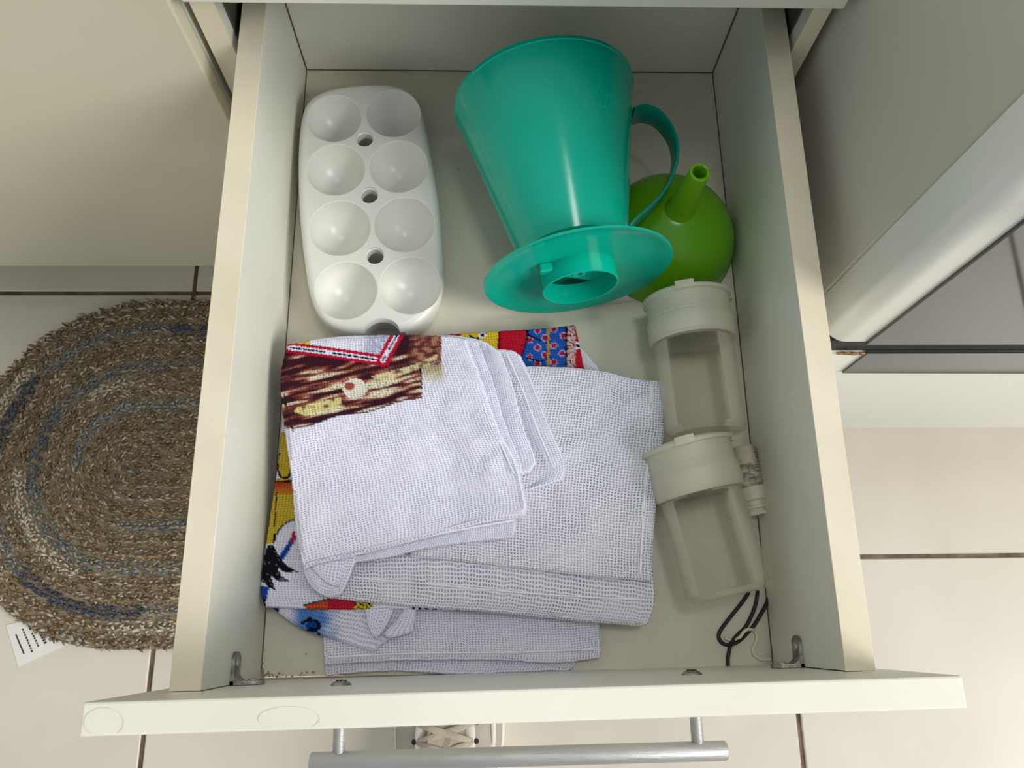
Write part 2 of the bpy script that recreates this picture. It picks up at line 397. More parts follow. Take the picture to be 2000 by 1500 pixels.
# corner brackets
def bracket(s, zc):
    bm = bmesh.new(); xw = -.175 if s < 0 else .175; yb = K*xw+.0003; d = -s
    # plan outline of the L with a curved inner corner, arms rounded in elevation
    def arm(horizontal):
        Lw, H, n = .019, .0065, 10; T = .0022
        loops = []
        for k in (0, 1):
            loop = []
            pts = [(0, -H), (Lw-H*.9, -H)] + [(Lw-H*.9+H*.9*sin(a), -H*cos(a)) for a in [pi*i/n for i in range(1, n)]] + [(Lw-H*.9, H), (0, H)]
            for u, v in pts:
                if horizontal: loop.append(Vector((xw+d*u, yb+k*T+K*d*u, zc+v)))
                else: loop.append(Vector((xw+d*(k*T+.0001), yb+u, zc+v)))
            loops.append(loop)
        add_prism(bm, loops)
    arm(True); arm(False)
    # web in the corner
    n = 8; r = .006
    loops = []
    for z in (zc-.0060, zc+.0060):
        lp = [Vector((xw+d*.0003, yb+.0003, z))]
        lp += [Vector((xw+d*(.002+r-r*sin(a)), yb+.002+r-r*cos(a), z)) for a in [pi/2*i/n for i in range(n+1)]]
        loops.append(lp)
    add_prism(bm, loops)
    b = obj('corner_bracket', bm, M_ZINC, dr, smooth=35)
    sb = bmesh.new(); add_lathe(sb, [(.003, 0), (.0026, .0009), (.001, .0012), (.0001, .0012)], (xw+d*.0023, yb+.012, zc), (d, 0, 0), 16)
    obj('screw', sb, M_STEEL, b)
    sb = bmesh.new(); add_lathe(sb, [(.003, 0), (.0026, .0009), (.001, .0012), (.0001, .0012)], (xw+d*.012, yb+.0023+K*d*.012, zc), (0, 1, 0), 16)
    obj('screw', sb, M_STEEL, b)
bracket(-1, .062); bracket(1, .052)

# ------------------------------------------------------------------ white oven on the right
YS = .215
st = thing('oven', (.55, .5, -Z0), 'white freestanding oven with dark glass door right of the drawer', 'oven')
XL = .2140; XR = .80
obj('side_panel', box(XL, XL+.02, YS+.0345, .85, -.17, .52, bev=.0015), M_OVENSIDE, st, smooth=None)
obj('body', box(XL+.0205, XR, YS+.036, .85, -.17, .515), M_OVENSIDE, st, smooth=None)
def rounded_plan(x0, x1, y0, y1, r, n=10):
    # y0 = front; rounded front-left corner
    p = [(x0, y1)] + [(x0+r-r*cos(a), y0+r*.8-r*.8*sin(a)) for a in [pi/2*i/n for i in range(n+1)]] + [(x1, y0), (x1, y1)]
    return p
def slab(pl, z0, z1, zr=.004):
    bm = bmesh.new(); cx = sum(p[0] for p in pl)/len(pl); cy = sum(p[1] for p in pl)/len(pl)
    def lp(k, z): return [Vector((cx+(x-cx)*(1-k/abs(cx-XL)), cy+(y-cy)*(1-k/.02) if abs(y-cy) > .001 else y, z)) for x, y in pl]
    add_prism(bm, [lp(zr*.6, z0), lp(.0, z0+zr), lp(.0, z1-zr), lp(zr*.6, z1)])
    return bm
zd = aty(1800, 669, YS).z
dpl = rounded_plan(XL-.0005, XR, YS, YS+.0325, .013)
door = obj('oven_door', slab(dpl, zd, .30, .003), M_OVEN, st, smooth=50)
xg = (aty(1700, 670, YS).x+aty(2000, 400, YS).x)/2+.002
obj('glass_pane', box(xg, XR-.06, YS-.0022, YS+.001, zd+.001, .27, bev=.0006), M_GLASS, door, smooth=None)
bm = bmesh.new(); add_tube(bm, [(XL+.04, YS-.03, .285), (XR-.05, YS-.03, .285)], .008, 16)
for xx in (XL+.07, XR-.1): add_tube(bm, [(xx, YS+.001, .285), (xx, YS-.03, .285)], .006, 12)
obj('door_handle', bm, M_OVEN, door)
zl1 = aty(1800, 688, YS).z; zl0 = aty(1800, 836, YS).z
obj('gap_shade_strip', box(XL+.0045, XR-.004, YS+.0016, YS+.03, zl1+.0002, zd-.0002), M_RUBBER_SHADE, st, smooth=None)  # black filler standing in for the shade in the gap below the door
obj('gap_shade_lip', box(XL+.02, XR-.01, YS+.001, YS+.008, zl1+.0015, zl1+.0055, bev=.001), M_RUBBER_SHADE, st, smooth=None)  # narrow black strip in front, more of the painted gap shade
lp_ = obj('lower_panel', slab(rounded_plan(XL+.003, XR, YS, YS+.03, .012), zl0, zl1, .002), M_OVEN, st, smooth=50)
ga, gb, gc, gd = aty(1697, 687, YS-.001), aty(1655, 727, YS-.001), aty(2000, 741, YS-.001), aty(2000, 690, YS-.001)
bm = bmesh.new(); xe = XR-.06
def gp(y): return [Vector((ga.x, y, ga.z-.002)), Vector((gb.x-.004, y, gb.z)), Vector((xe, y, gb.z-.009)), Vector((xe, y, ga.z-.002))]
add_prism(bm, [gp(YS-.0018), gp(YS+.001)])
obj('dark_trim', bm, M_GLASS, lp_, smooth=None)
bm = bmesh.new()
for i in range(26):
    px = 1640+58*random.random(); p = aty(px, 688+4*random.random()+(px-1640)*.02, YS-.0008)
    s_ = .0008+.0022*random.random()
    bmesh.ops.create_icosphere(bm, subdivisions=1, radius=1, matrix=Matrix.Translation(p+Vector((0, 0, -s_*.5))) @ Matrix.Diagonal((s_*1.3, .0008, s_, 1)))
obj('rust_patch', bm, M_RUST, lp_)
for xx in (XL+.05, XR-.05):
    bm = bmesh.new(); add_lathe(bm, [(.018, 0), (.016, Z0-.171)], (xx, YS+.2, -Z0), (0, 0, 1), 20, caps=(True, True)); obj('foot', bm, M_RUBBER_SHADE, st)
    bm = bmesh.new(); add_lathe(bm, [(.018, 0), (.016, Z0-.171)], (xx, .8, -Z0), (0, 0, 1), 20, caps=(True, True)); obj('foot', bm, M_RUBBER_SHADE, st)

# ------------------------------------------------------------------ egg tray
def boolean(target, cutters, op='DIFFERENCE'):
    """target, cutters: bmeshes -> mesh of the result (helpers are removed)"""
    def mk(bm):
        bmesh.ops.recalc_face_normals(bm, faces=bm.faces)
        me = bpy.data.meshes.new('tmp'); bm.to_mesh(me); bm.free(); o = bpy.data.objects.new('tmp', me); COL.objects.link(o); return o
    t = mk(target); cs = [mk(c) for c in cutters]
    for c in cs:
        md = t.modifiers.new('b', 'BOOLEAN'); md.operation = op; md.object = c; md.solver = 'EXACT'
    dg = bpy.context.evaluated_depsgraph_get(); dg.update()
    me = bpy.data.meshes.new_from_object(t.evaluated_get(dg))
    for o in [t]+cs:
        d = o.data; bpy.data.objects.remove(o); bpy.data.meshes.remove(d)
    return me
ZE = .031
op = [(600, 212), (620, 193), (655, 180), (705, 173), (760, 173), (800, 184), (822, 212), (833, 255), (845, 320), (857, 390), (864, 460), (868, 530), (864, 572), (850, 607), (822, 636), (790, 651), (742, 654), (700, 655), (655, 645), (625, 622), (607, 580), (597, 520), (589, 450), (585, 380), (585, 300), (590, 245)]
ol = spline([at(x, y, ZE*.75) for x, y in op], 6, closed=True)
cen = sum(ol, Vector())/len(ol)
def off_loop(lp, d, z):
    n = len(lp); out = []
    for i in range(n):
        t = (lp[(i+1) % n]-lp[i-1]); nr = Vector((t.y, -t.x, 0)).normalized()
        if nr.dot(lp[i]-cen) < 0: nr = -nr
        out.append(Vector((lp[i].x, lp[i].y, 0)) + nr*d + Vector((0, 0, z)))
    return out
tb = bmesh.new()
add_prism(tb, [off_loop(ol, -.004, .0004), off_loop(ol, -.0022, .004), off_loop(ol, -.0005, .014), off_loop(ol, 0, .022)] +
          [off_loop(ol, -.006+.006*cos(a), ZE-.006+.006*sin(a)) for a in [pi/2*i/5 for i in range(1, 6)]])
cuts = []
cups = [(653, 231, .0212), (769, 221, .0216), (656, 331, .0222), (779, 325, .0226), (664, 445, .0228), (790, 438, .0228), (675, 567, .0228), (802, 557, .0228)]
cb = bmesh.new()
for px, py, r in cups:
    c = at(px, py, ZE)
    bmesh.ops.create_uvsphere(cb, u_segments=48, v_segments=32, radius=1, matrix=Matrix.Translation((c.x, c.y, ZE+.004)) @ Matrix.Diagonal((r/.985, r/.985, .0290, 1)))
cuts.append(cb)
rb_ = bmesh.new()
for px, py, r in cups:
    c = at(px, py, ZE); add_lathe(rb_, [(r-.0012, ZE-.0011), (r+.0011, ZE+.0002), (r+.0011, ZE+.004)], (c.x, c.y, 0), (0, 0, 1), 64, caps=(True, True))
cuts.append(rb_)
hbm = bmesh.new(); h2 = bmesh.new()
for px, py in ((712, 271), (721, 381), (732, 499)):
    c = at(px, py, ZE); add_lathe(hbm, [(.0062, -.01), (.0062, ZE-.0022), (.0070, ZE-.0014), (.0070, ZE+.01)], (c.x, c.y, 0), (0, 0, 1), 32, caps=(True, True))
    add_lathe(h2, [(.0085, -.01), (.0082, ZE-.009)], (c.x, c.y, 0), (0, 0, 1), 24, caps=(True, True))
cuts += [hbm, h2]
c = at(745, 657, ZE); nb = bmesh.new(); add_lathe(nb, [(.0142, -.01), (.0142, ZE-.003), (.0155, ZE+.0006), (.0155, ZE+.01)], (c.x, c.y-.001, 0), (0, 0, 1), 48, caps=(True, True)); cuts.append(nb)
nb = bmesh.new(); add_lathe(nb, [(.019, -.01), (.018, ZE-.006)], (c.x, c.y-.001, 0), (0, 0, 1), 40, caps=(True, True)); cuts.append(nb)
me = boolean(tb, cuts)
for p in me.polygons: p.use_smooth = True
me.set_sharp_from_angle(angle=radians(28))
me.materials.clear()
egg = finish('egg_tray', me, M_EGG)
tag(egg, 'white plastic egg tray with eight round cups along the left side of the drawer', 'tray')

# ------------------------------------------------------------------ teal coffee dripper lying on its side
PHI = .1449; RP, RR, LD = .0668, .0681, .142
ax = Vector((sin(PHI), -cos(PHI), 0)); side = Vector((cos(PHI), sin(PHI), 0))
dc = Vector((.0420, .2682, RP+.0006))
dp = thing('coffee_dripper', (dc.x-ax.x*.07, dc.y-ax.y*.07, 0), 'teal plastic coffee filter holder lying on its side with its base plate to the front', 'coffee filter holder')
RN = .0345
def cone_r(d): # d from plate (0) back to rim (-LD)
    t = -d/LD; return RN+.0012+(RR-.0012-RN)*t
prof = [(RN-.002, 0), (RN, 0), (RN+.0004, -.012), (RN+.0017, -.0125), (cone_r(-.014), -.014)]
prof += [(cone_r(-LD*k/12), -LD*k/12) for k in range(2, 12)] + [(RR-.0008, -LD+.003), (RR, -LD+.0025), (RR, -LD), (RR-.0022, -LD)]
prof += [(cone_r(-LD*k/12)-.0022, -LD*k/12) for k in range(11, 0, -1)] + [(RN-.002, -.004)]
obj('cone', lathe(prof, dc, ax, 96), M_TEAL, dp)
# saucer plate
pp = [(.0265, .0), (.05, .0003), (.062, .0016), (RP-.0012, .0036), (RP, .0034), (RP, .0022), (.062, -.0004), (.05, -.0018), (.033, -.002), (.0265, -.002)]
obj('base_plate', lathe(pp, dc, ax, 96), M_TEAL, dp)
ring = obj('locating_ring', lathe([(.0270, 0), (.0270, .0135), (.0262, .0138), (.0256, .0135), (.0256, -.001), (.0270, -.0012)], dc, ax, 72), M_TEAL, dp)
a_, b_, c_ = frame(ax)
# ring floor with a centre spout and a half-moon opening
bm = bmesh.new()
n = 40
def rp_(r, ang, d): return dc + ax*d + (side*cos(ang) + Vector((0, 0, 1))*sin(ang))*r
half = [rp_(.0262, pi*1.02+pi*.0*i, -.0015) for i in range(1)]
seg = [rp_(.0262, a, -.0015) for a in [(-100+ (310-(-100))*0)*pi/180]]
angs = [radians(-60+ 240*i/n) for i in range(n+1)]
def plate_loop(d):
    return [rp_(.0262, a, d) for a in angs]
add_prism(bm, [plate_loop(-.0022), plate_loop(-.0008)])
obj('ring_floor', bm, M_TEAL, dp, smooth=30)
obj('drip_nozzle', lathe([(.0022, -.002), (.0048, -.002), (.0044, .0035), (.0024, .0035), (.0022, -.002)], dc+side*.001, ax, 24), M_TEAL, dp)
bm = bmesh.new(); T_ = Matrix.Translation(rp_(.0290, radians(146), .003)) @ Matrix((side, ax, Vector((0, 0, 1)))).transposed().to_4x4()
add_box(bm, -.0045, .0045, -.003, .0035, -.0035, .0035, bev=.001, T=T_)
obj('stop_tab', bm, M_TEAL, dp, smooth=None)
# strap handle
def loop_pts():
    r0 = cone_r(-LD*.90)-.001; r1 = cone_r(-LD*.30)-.001
    pts = [(r0, -LD*.845), (r0+.010, -LD*.86), (r0+.021, -LD*.81), (r0+.0275, -LD*.68), (r0+.024, -LD*.53), (r0+.009, -LD*.36), (r1+.006, -LD*.24), (r1-.001, -LD*.20)]
    return pts
hd = (side*cos(radians(-3)) + Vector((0, 0, 1))*sin(radians(-3)))
wv = ax.cross(hd).normalized()
cpts = spline([dc + hd*r + ax*d for r, d in loop_pts()], 8)
bm = bmesh.new(); prev = None
for i, p in enumerate(cpts):
    t = (cpts[min(i+1, len(cpts)-1)]-cpts[max(i-1, 0)]).normalized(); nn_ = t.cross(wv).normalized()
    hw = .0115-.0070*(i/(len(cpts)-1)); th = .0013
    q = [p+wv*hw*a+nn_*th*b for a, b in ((-1, -.6), (-.9, -1), (.9, -1), (1, -.6), (1, .6), (.9, 1), (-.9, 1), (-1, .6))]
    vs = [bm.verts.new(x) for x in q]
    if prev:
        for k in range(8): bm.faces.new((prev[k], prev[(k+1) % 8], vs[(k+1) % 8], vs[k]))
    else: bm.faces.new(vs)
    prev = vs
bm.faces.new(prev)
obj('handle', bm, mat('shaded_teal_plastic', (0, 140, 122), .3), dp)  # same teal darkened, shade of the strap's inner face put into the colour
# moulded script lettering on the cone: pen strokes laid on the cone surface
def on_cone(px, py):
    d = ray(px, py).normalized(); lo = None; t = .35
    while t < .8:
        p = CP+d*t; q = p-dc; s_ = q.dot(ax); rr = (q-ax*s_).length
        if -LD < s_ < 0 and rr < cone_r(s_): return p
        t += .0004
    return CP+d*.5
strokes = [[(1084, 224), (1092, 205), (1104, 180), (1112, 168), (1112, 185), (1108, 212), (1118, 190), (1130, 168), (1131, 186), (1127, 212), (1133, 216), (1140, 206)],
           [(1140, 206), (1148, 200), (1153, 192), (1148, 190), (1141, 203), (1143, 213), (1152, 210), (1160, 196)],
           [(1160, 196), (1168, 175), (1166, 166), (1160, 186), (1158, 208), (1165, 212), (1172, 203)],
           [(1172, 203), (1175, 195), (1172, 207), (1176, 211), (1183, 200), (1188, 180), (1183, 200), (1183, 210), (1190, 206)],
           [(1180, 188), (1194, 186)], [(1190, 206), (1197, 180), (1192, 204), (1195, 209), (1201, 203)], [(1188, 188), (1202, 185)],
           [(1201, 203), (1207, 196), (1203, 203), (1208, 208), (1213, 198), (1211, 208), (1216, 206)]]
bm = bmesh.new()
for s_ in strokes:
    P = spline([on_cone(x, y) for x, y in s_], 5)
    add_tube(bm, P, .00032, 6)
obj('moulded_script', bm, mat('teal_relief', (20, 190, 168), .2), dp)

# ------------------------------------------------------------------ green funnel, mouth down
fx, fy = .1212, .3225
fu = thing('funnel', (fx, fy, 0), 'lime green plastic funnel standing mouth down with its spout up', 'funnel')
bp_ = [(.0525, .0004), (.0543, .0004), (.0545, .004), (.0535, .006), (.0532, .012), (.0512, .020), (.0475, .029), (.0415, .038), (.0335, .0455), (.0235, .0515), (.0145, .0555), (.0112, .057)]
inner = [(max(r-.0016, .0080), z-.0012) for r, z in bp_[::-1]][:-2]
bowl = obj('bowl', lathe(bp_+[(.0078, .057)]+inner+[(.0525, .0004)], (fx, fy, 0), (0, 0, 1), 80), M_GREEN, fu)
sl = Vector((.0, .0, 1)); 
ot = at(1367, 336, .107); sx = Vector((ot.x-fx, ot.y-fy, .051))
spo = obj('spout', lathe([(.0125, -.001), (.0108, .003), (.0095, .010), (.0083, .03), (.0070, .0512), (.0062, .0520), (.0050, .0515), (.0048, .03), (.0052, .0)], (fx, fy, .0555), sx, 40), M_GREEN2, fu)
bm = bmesh.new(); tp = Vector((fx, fy, .0555))+sx.normalized()*.0520
for k in range(7):
    a = 2*pi*k/7+.3; c = tp+Vector((cos(a), sin(a), 0))*.0058
    bmesh.ops.create_icosphere(bm, subdivisions=1, radius=.0009*(.7+random.random()*.6), matrix=Matrix.Translation(c))
obj('ragged_rim', bm, M_GREEN2, spo)
bm = bmesh.new(); add_prism(bm, [[Vector((fx+dx, fy-.0085+dy, .047+z_)) for dy, z_ in ((0, 0), (-.004, -.001), (0, .018))] for dx in (-.0006, .0006)])
obj('rib', bm, M_GREEN, bowl, smooth=None)
bm = bmesh.new()
pm = Vector((fx-.014, fy+.031, .0425))
bmesh.ops.create_icosphere(bm, subdivisions=2, radius=1, matrix=Matrix.Translation(pm) @ Matrix.Diagonal((.0018, .0012, .0010, 1)))
obj('paint_chip', bm, M_LID, bowl)

# ------------------------------------------------------------------ jars with flip lids
def jar(pe_top, pe_end, rad_, lidlen, label, lid_marks=True):
    """pe_top: centre of lid's flat end; pe_end: centre of jar bottom"""
    a = (pe_end-pe_top); Lt = a.length; a.normalize()
    t = thing('plastic_jar', ((pe_top.x+pe_end.x)/2, (pe_top.y+pe_end.y)/2, 0), label, 'jar', 'clear plastic jars with white lids')
    rb = rad_-.0022
    wall = .0009; d0 = lidlen-.006
    pr = [(rb-.0035, d0-.006), (rb-.0035, d0+.004), (rb, d0+.009), (rb, Lt-.004), (rb-.0012, Lt-.001), (rb-.004, Lt), (.0001, Lt-.0006),
          (.0001, Lt-.0016), (rb-.0045, Lt-.0012), (rb-wall, Lt-.005), (rb-wall, d0+.0095), (rb-.0044, d0+.0045), (rb-.0044, d0-.006), (rb-.0035, d0-.006)]
    obj('jar_body', lathe(pr, pe_top, a, 72), M_JAR, t, smooth=30)
    R = rad_
    lp = [(.0001, 0), (R-.005, 0), (R+.0002, .0004), (R+.0012, .0015), (R+.0010, .0036), (R-.0012, .0042), (R-.0011, lidlen*.5), (R-.0009, lidlen*.5+.0005), (R-.0011, lidlen*.5+.001), (R-.0001, lidlen*.5+.0035), (R, lidlen*.5+.005), (R, lidlen-.001), (R-.0005, lidlen), (R-.0016, lidlen), (R-.0018, .004), (.0001, .003)]
    lid = obj('lid', lathe(lp, pe_top, a, 72), M_LID, t, smooth=35)
    # flip cap: raised disc and thumb tab on the flat end
    A, B, C = frame(a)
    bm = bmesh.new(); add_lathe(bm, [(.0001, -.0016), (R-.0075, -.0016), (R-.0068, -.0010), (R-.0068, .0002)], pe_top, a, 64)
    cap = obj('flip_cap', bm, M_LID, lid)
    upv = Vector((0, 0, 1)); sd = a.cross(upv).normalized()
    for ang, hl in ((74, .20), (176, .14)):
        lps = []
        for dd in (-.0010, .0046):
            o_, i_ = [], []
            for q in range(9):
                an = radians(ang)+hl*(q/4-1); dirr = sd*cos(an)+upv*sin(an)
                o_.append(pe_top+a*dd+dirr*(R+.0018)); i_.append(pe_top+a*dd+dirr*(R-.002))
            lps.append(o_+i_[::-1])
        bm = bmesh.new(); add_prism(bm, lps)
        obj('thumb_tab' if ang < 90 else 'hinge_tab', bm, M_LID, lid, smooth=30)
    obj('seal_ring', lathe([(R-.0005, .0), (R-.0002, .001), (R-.0012, .0022), (R-.004, .0022)], pe_top+a*lidlen, a, 64), M_LID, lid)
    return t
j1t = Vector((.1268, .2620, .0326)); j1e = Vector((.1335, .1575, .0305))
jar(j1t, j1e, .0315, .033, 'clear plastic jar with a white flip lid just in front of the green funnel')
j2t = Vector((.1180, .1505, .0320)); j2e = Vector((.1400, .0475, .0305))
jar(j2t, j2e, .0312, .034, 'clear plastic jar with a white flip lid, slanted beside the black cord')

# ------------------------------------------------------------------ white threaded pipe fitting
n0 = at(1449, 872, .012); n1 = at(1483, 1006, .010); n0.z = .0105; n1.z = .0098
na = n1-n0; NL = na.length; na.normalize()
pf = thing('pipe_fitting', ((n0.x+n1.x)/2, (n0.y+n1.y)/2, 0), 'short white threaded pipe fitting wrapped in tape against the right drawer side', 'pipe fitting')
th = [(.0058, 0), (.0078, 0)]
k = .001
while k < .0135: th += [(.0090, k), (.0079, k+.0010)]; k += .0020
th += [(.0078, .0145), (.0078, NL*.64)]
fit = obj('threaded_end', lathe(th+[(.0058, NL*.64), (.0058, 0)], n0, na, 32), M_NIP, pf, smooth=20)
obj('collar', lathe([(.0060, NL*.60), (.0098, NL*.60), (.0096, NL*.78), (.0078, NL*.80), (.0076, NL*.86), (.0094, NL*.87), (.0094, NL*.905), (.0074, NL*.915), (.0074, NL*.945), (.0092, NL*.95), (.0092, NL), (.0060, NL), (.006, NL*.6)], n0, na, 32), M_NIP, pf, smooth=25)
def lump(d, a): return 1+.07*nz(d*420, cos(a)*3, sin(a)*3)+.05*nz(d*1200, cos(a)*7, sin(a)*7)
obj('thread_tape', lathe([(.0078, NL*.27)]+[(.0092+.0006*sin(i*2.1), NL*(.28+.33*i/22)) for i in range(23)]+[(.008, NL*.62)], n0, na, 48, rad=lump), M_TAPE, pf)

# ------------------------------------------------------------------ cords
def floor_path(pts, z=.0016): return [at(x, y, z) for x, y in pts]
A_ = [(1463, 1157), (1460, 1161), (1450, 1176), (1422, 1211), (1407, 1232), (1404, 1245), (1411, 1256), (1422, 1259), (1436, 1256), (1447, 1249), (1457, 1239), (1471, 1224), (1486, 1200), (1500, 1172), (1509, 1138)]
zA = [.0016]*7+[.0018, .0042, .0024]+[.0016]*5
B_ = [(1480, 1154), (1477, 1176), (1470, 1198), (1456, 1225), (1442, 1239), (1430, 1253), (1425, 1268), (1422, 1285), (1422, 1303)]
bm = bmesh.new(); add_tube(bm, spline([at(x, y, z) for (x, y), z in zip(A_, zA)], 8), .0013, 10)
bk = obj('black_cord', bm, M_BLACK); tag(bk, 'looped thin black cord on the drawer floor beside the right jar', 'cord', 'black cords in the drawer corner')
bk['label'] = 'black cord forming the open loop below the slanted jar'
bm = bmesh.new(); add_tube(bm, spline([at(x, y, .0016 if i != 5 else .0019) for i, (x, y) in enumerate(B_)], 8), .0013, 10)
tag(obj('black_cord', bm, M_BLACK), 'black cord running down to the drawer front, crossing the looped one', 'cord', 'black cords in the drawer corner')
W_ = [(1416, 1246), (1428, 1250), (1443, 1246), (1454, 1233), (1464, 1229), (1474, 1233), (1478, 1246), (1474, 1260), (1470, 1268), (1475, 1281), (1489, 1288), (1506, 1288)]
zW = [.0012, .0012, .0030, .0050, .0044, .0012]+[.0011]*6
bm = bmesh.new(); add_tube(bm, spline([at(x, y, z) for (x, y), z in zip(W_, zW)], 8), .0011, 8)
tag(obj('white_cord', bm, M_CORD), 'thin white cord curling over the black cord to the drawer corner', 'cord')

# ------------------------------------------------------------------ dish cloths
def pl(pts): return [Vector((x, y, 0)) for x, y in pts]
def resample(P, n):
    d = [0]
    for a, b in zip(P, P[1:]): d.append(d[-1]+(b-a).length)
    out = []; j = 0
    for i in range(n+1):
        t = d[-1]*i/n
        while j < len(d)-2 and d[j+1] < t: j += 1
        f = (t-d[j])/max(d[j+1]-d[j], 1e-9); out.append(P[j].lerp(P[j+1], f))
    return out
def in_poly(x, y, P):
    c = False; n = len(P); j = n-1
    for i in range(n):
        xi, yi = P[i]; xj, yj = P[j]
        if (yi > y) != (yj > y) and x < (xj-xi)*(y-yi)/(yj-yi)+xi: c = not c
        j = i
    return c
def seg_d(x, y, a, b):
    ax_, ay = a; bx_, by = b; dx, dy = bx_-ax_, by-ay; t = max(0, min(1, ((x-ax_)*dx+(y-ay)*dy)/(dx*dx+dy*dy+1e-9)))
    return math.hypot(x-ax_-t*dx, y-ay-t*dy)
def poly_d(x, y, P): return min(seg_d(x, y, a, b) for a, b in zip(P, P[1:]))
def fold(name, top, right, bottom, left, z, thick, m, parent=None, color=None, amp=.0012, res=.0018, seed=0, zf=None, smoothing=6, freq=28):
    """one folded layer: a wrinkled sheet between four edge lines, with rounded, rolled-under edges.
    z may be one height or four corner heights (tl, tr, br, bl)"""
    zc = z if isinstance(z, (tuple, list)) else (z, z, z, z); r = thick/2
    def side_(P, za, zb_):
        Q = spline(pl(P), smoothing) if len(P) > 2 else pl(P); n = len(Q)-1
        return [at(q.x, q.y, za+(zb_-za)*i/max(n, 1)) for i, q in enumerate(Q)]
    Tp, Rt, Bt, Lf = side_(top, zc[0], zc[1]), side_(right, zc[1], zc[2]), side_(bottom, zc[3], zc[2]), side_(left, zc[0], zc[3])
    ln = lambda P: sum((b-a).length for a, b in zip(P, P[1:]))
    nu = max(6, int(max(ln(Tp), ln(Bt))/res)); nv = max(6, int(max(ln(Lf), ln(Rt))/res))
    Tp, Bt = resample(Tp, nu), resample(Bt, nu); Lf, Rt = resample(Lf, nv), resample(Rt, nv)
    # inset the boundary by r so the rolled edge ends on the outline
    loop = Tp[:-1]+Rt[:-1]+Bt[::-1][:-1]+Lf[::-1][:-1]; n = len(loop)
    cen_ = sum(loop, Vector())/n; area_ = sum(loop[i].x*loop[(i+1) % n].y-loop[(i+1) % n].x*loop[i].y for i in range(n)); sg = 1 if area_ > 0 else -1
    nrm = []
    for i in range(n):
        t = loop[(i+2) % n]-loop[i-2]; nrm.append(Vector((t.y*sg, -t.x*sg, 0)).normalized())
    ins = [loop[i]-nrm[i]*(r+.0005*nz(i*.35, seed, 3)) for i in range(n)]
    Tp = ins[:nu+1]; Rt = ins[nu:nu+nv+1]; Bt = ins[nu+nv:2*nu+nv+1][::-1]; Lf = (ins[2*nu+nv:]+[ins[0]])[::-1]
    bm = bmesh.new(); uvl = bm.loops.layers.uv.new('UVMap'); cl = bm.verts.layers.float_color.new('Col')
    LU, LV = ln(Tp), ln(Lf); uvd = {}; G_ = []
    for j in range(nv+1):
        v = j/nv; row = []
        for i in range(nu+1):
            u = i/nu
            p = (Tp[i]*(1-v)+Bt[i]*v) + (Lf[j]*(1-u)+Rt[j]*u) - (Tp[0]*(1-u)*(1-v)+Tp[-1]*u*(1-v)+Bt[0]*(1-u)*v+Bt[-1]*u*v)
            e = min(i, nu-i, j, nv-j)
            wz = amp*(1.3*nz(p.x*freq+seed*3.1, p.y*freq, seed)+.6*nz(p.x*freq*2.7, p.y*freq*2.7, seed+5)+.15*nz(p.x*400, p.y*400, seed))
            if zf: wz += zf(u, v)
            q = p + Vector((0, 0, wz*min(1, (e+1)/5)))
            vt = bm.verts.new(q); uvd[vt] = (u*LU, v*LV); row.append(vt)
        G_.append(row)
    for j in range(nv):
        for i in range(nu): bm.faces.new((G_[j][i], G_[j+1][i], G_[j+1][i+1], G_[j][i+1]))
    bl = G_[0][:-1]+[G_[j][nu] for j in range(nv)]+G_[nv][::-1][:-1]+[G_[j][0] for j in range(nv, 0, -1)]
    prev = bl
    steps = [pi*k/6 for k in range(1, 7)]
    for s_i, a in enumerate(steps+['in']):
        cur = []
        for i, b in enumerate(bl):
            nn = nrm[i]
            if a == 'in': q = b.co - nn*.004 + Vector((0, 0, -2*r))
            else: q = b.co + nn*r*sin(a) + Vector((0, 0, -r*(1-cos(a))))
            vt = bm.verts.new(q); u0, v0 = uvd[b]; k_ = .0008*(s_i+1); 
            uvd[vt] = (u0+(k_ if b in G_[0] else 0)+k_*(1 if u0 > LU*.5 else -1)*(0 if b in G_[0] or b in G_[nv] else 1), v0+(k_ if b in G_[nv] else (-k_ if b in G_[0] else 0))); cur.append(vt)
        m_ = len(bl)
        for i in range(m_): bm.faces.new((prev[i], prev[(i+1) % m_], cur[(i+1) % m_], cur[i]))
        prev = cur
    for vt in bm.verts:
        c3 = (1, 1, 1)
        if color:
            px, py = proj(vt.co); c3 = color(px, py) or (1, 1, 1)
        vt[cl] = (*c3, 1)
    for f in bm.faces:
        for lo in f.loops: lo[uvl].uv = uvd[lo.vert]
    return obj(name, bm, m, parent, smooth=None) if False else _smooth(obj(name, bm, m, parent, smooth=180))
def _smooth(o): return o
C = lambda r, g, b: lin((r, g, b))
def mixc(a, b, t): return tuple(a[i]*(1-t)+b[i]*t for i in range(3))

# lowest cloth
def cloth_thing(name, px, py, label):
    p = at(px, py, 0); return thing(name, (p.x, p.y, 0), label, 'dish cloth')
c1 = cloth_thing('dish_cloth', 900, 1250, 'plain white open weave cloth at the very bottom of the pile, against the drawer front')
fold('fold', [(640, 1100), (1112, 1100)], [(1112, 1100), (1122, 1230), (1126, 1290), (1114, 1311)], [(634, 1321), (760, 1312), (900, 1318), (1040, 1313), (1114, 1311)], [(640, 1100), (630, 1250), (634, 1321)], .0055, .005, M_LOW, c1, seed=1)
fold('fold', [(640, 1100), (1165, 1110)], [(1165, 1110), (1172, 1215), (1176, 1268), (1172, 1286)], [(632, 1300), (760, 1292), (960, 1290), (1080, 1296), (1172, 1286)], [(640, 1100), (628, 1200), (632, 1300)], .0110, .005, M_LOW, c1, seed=2)
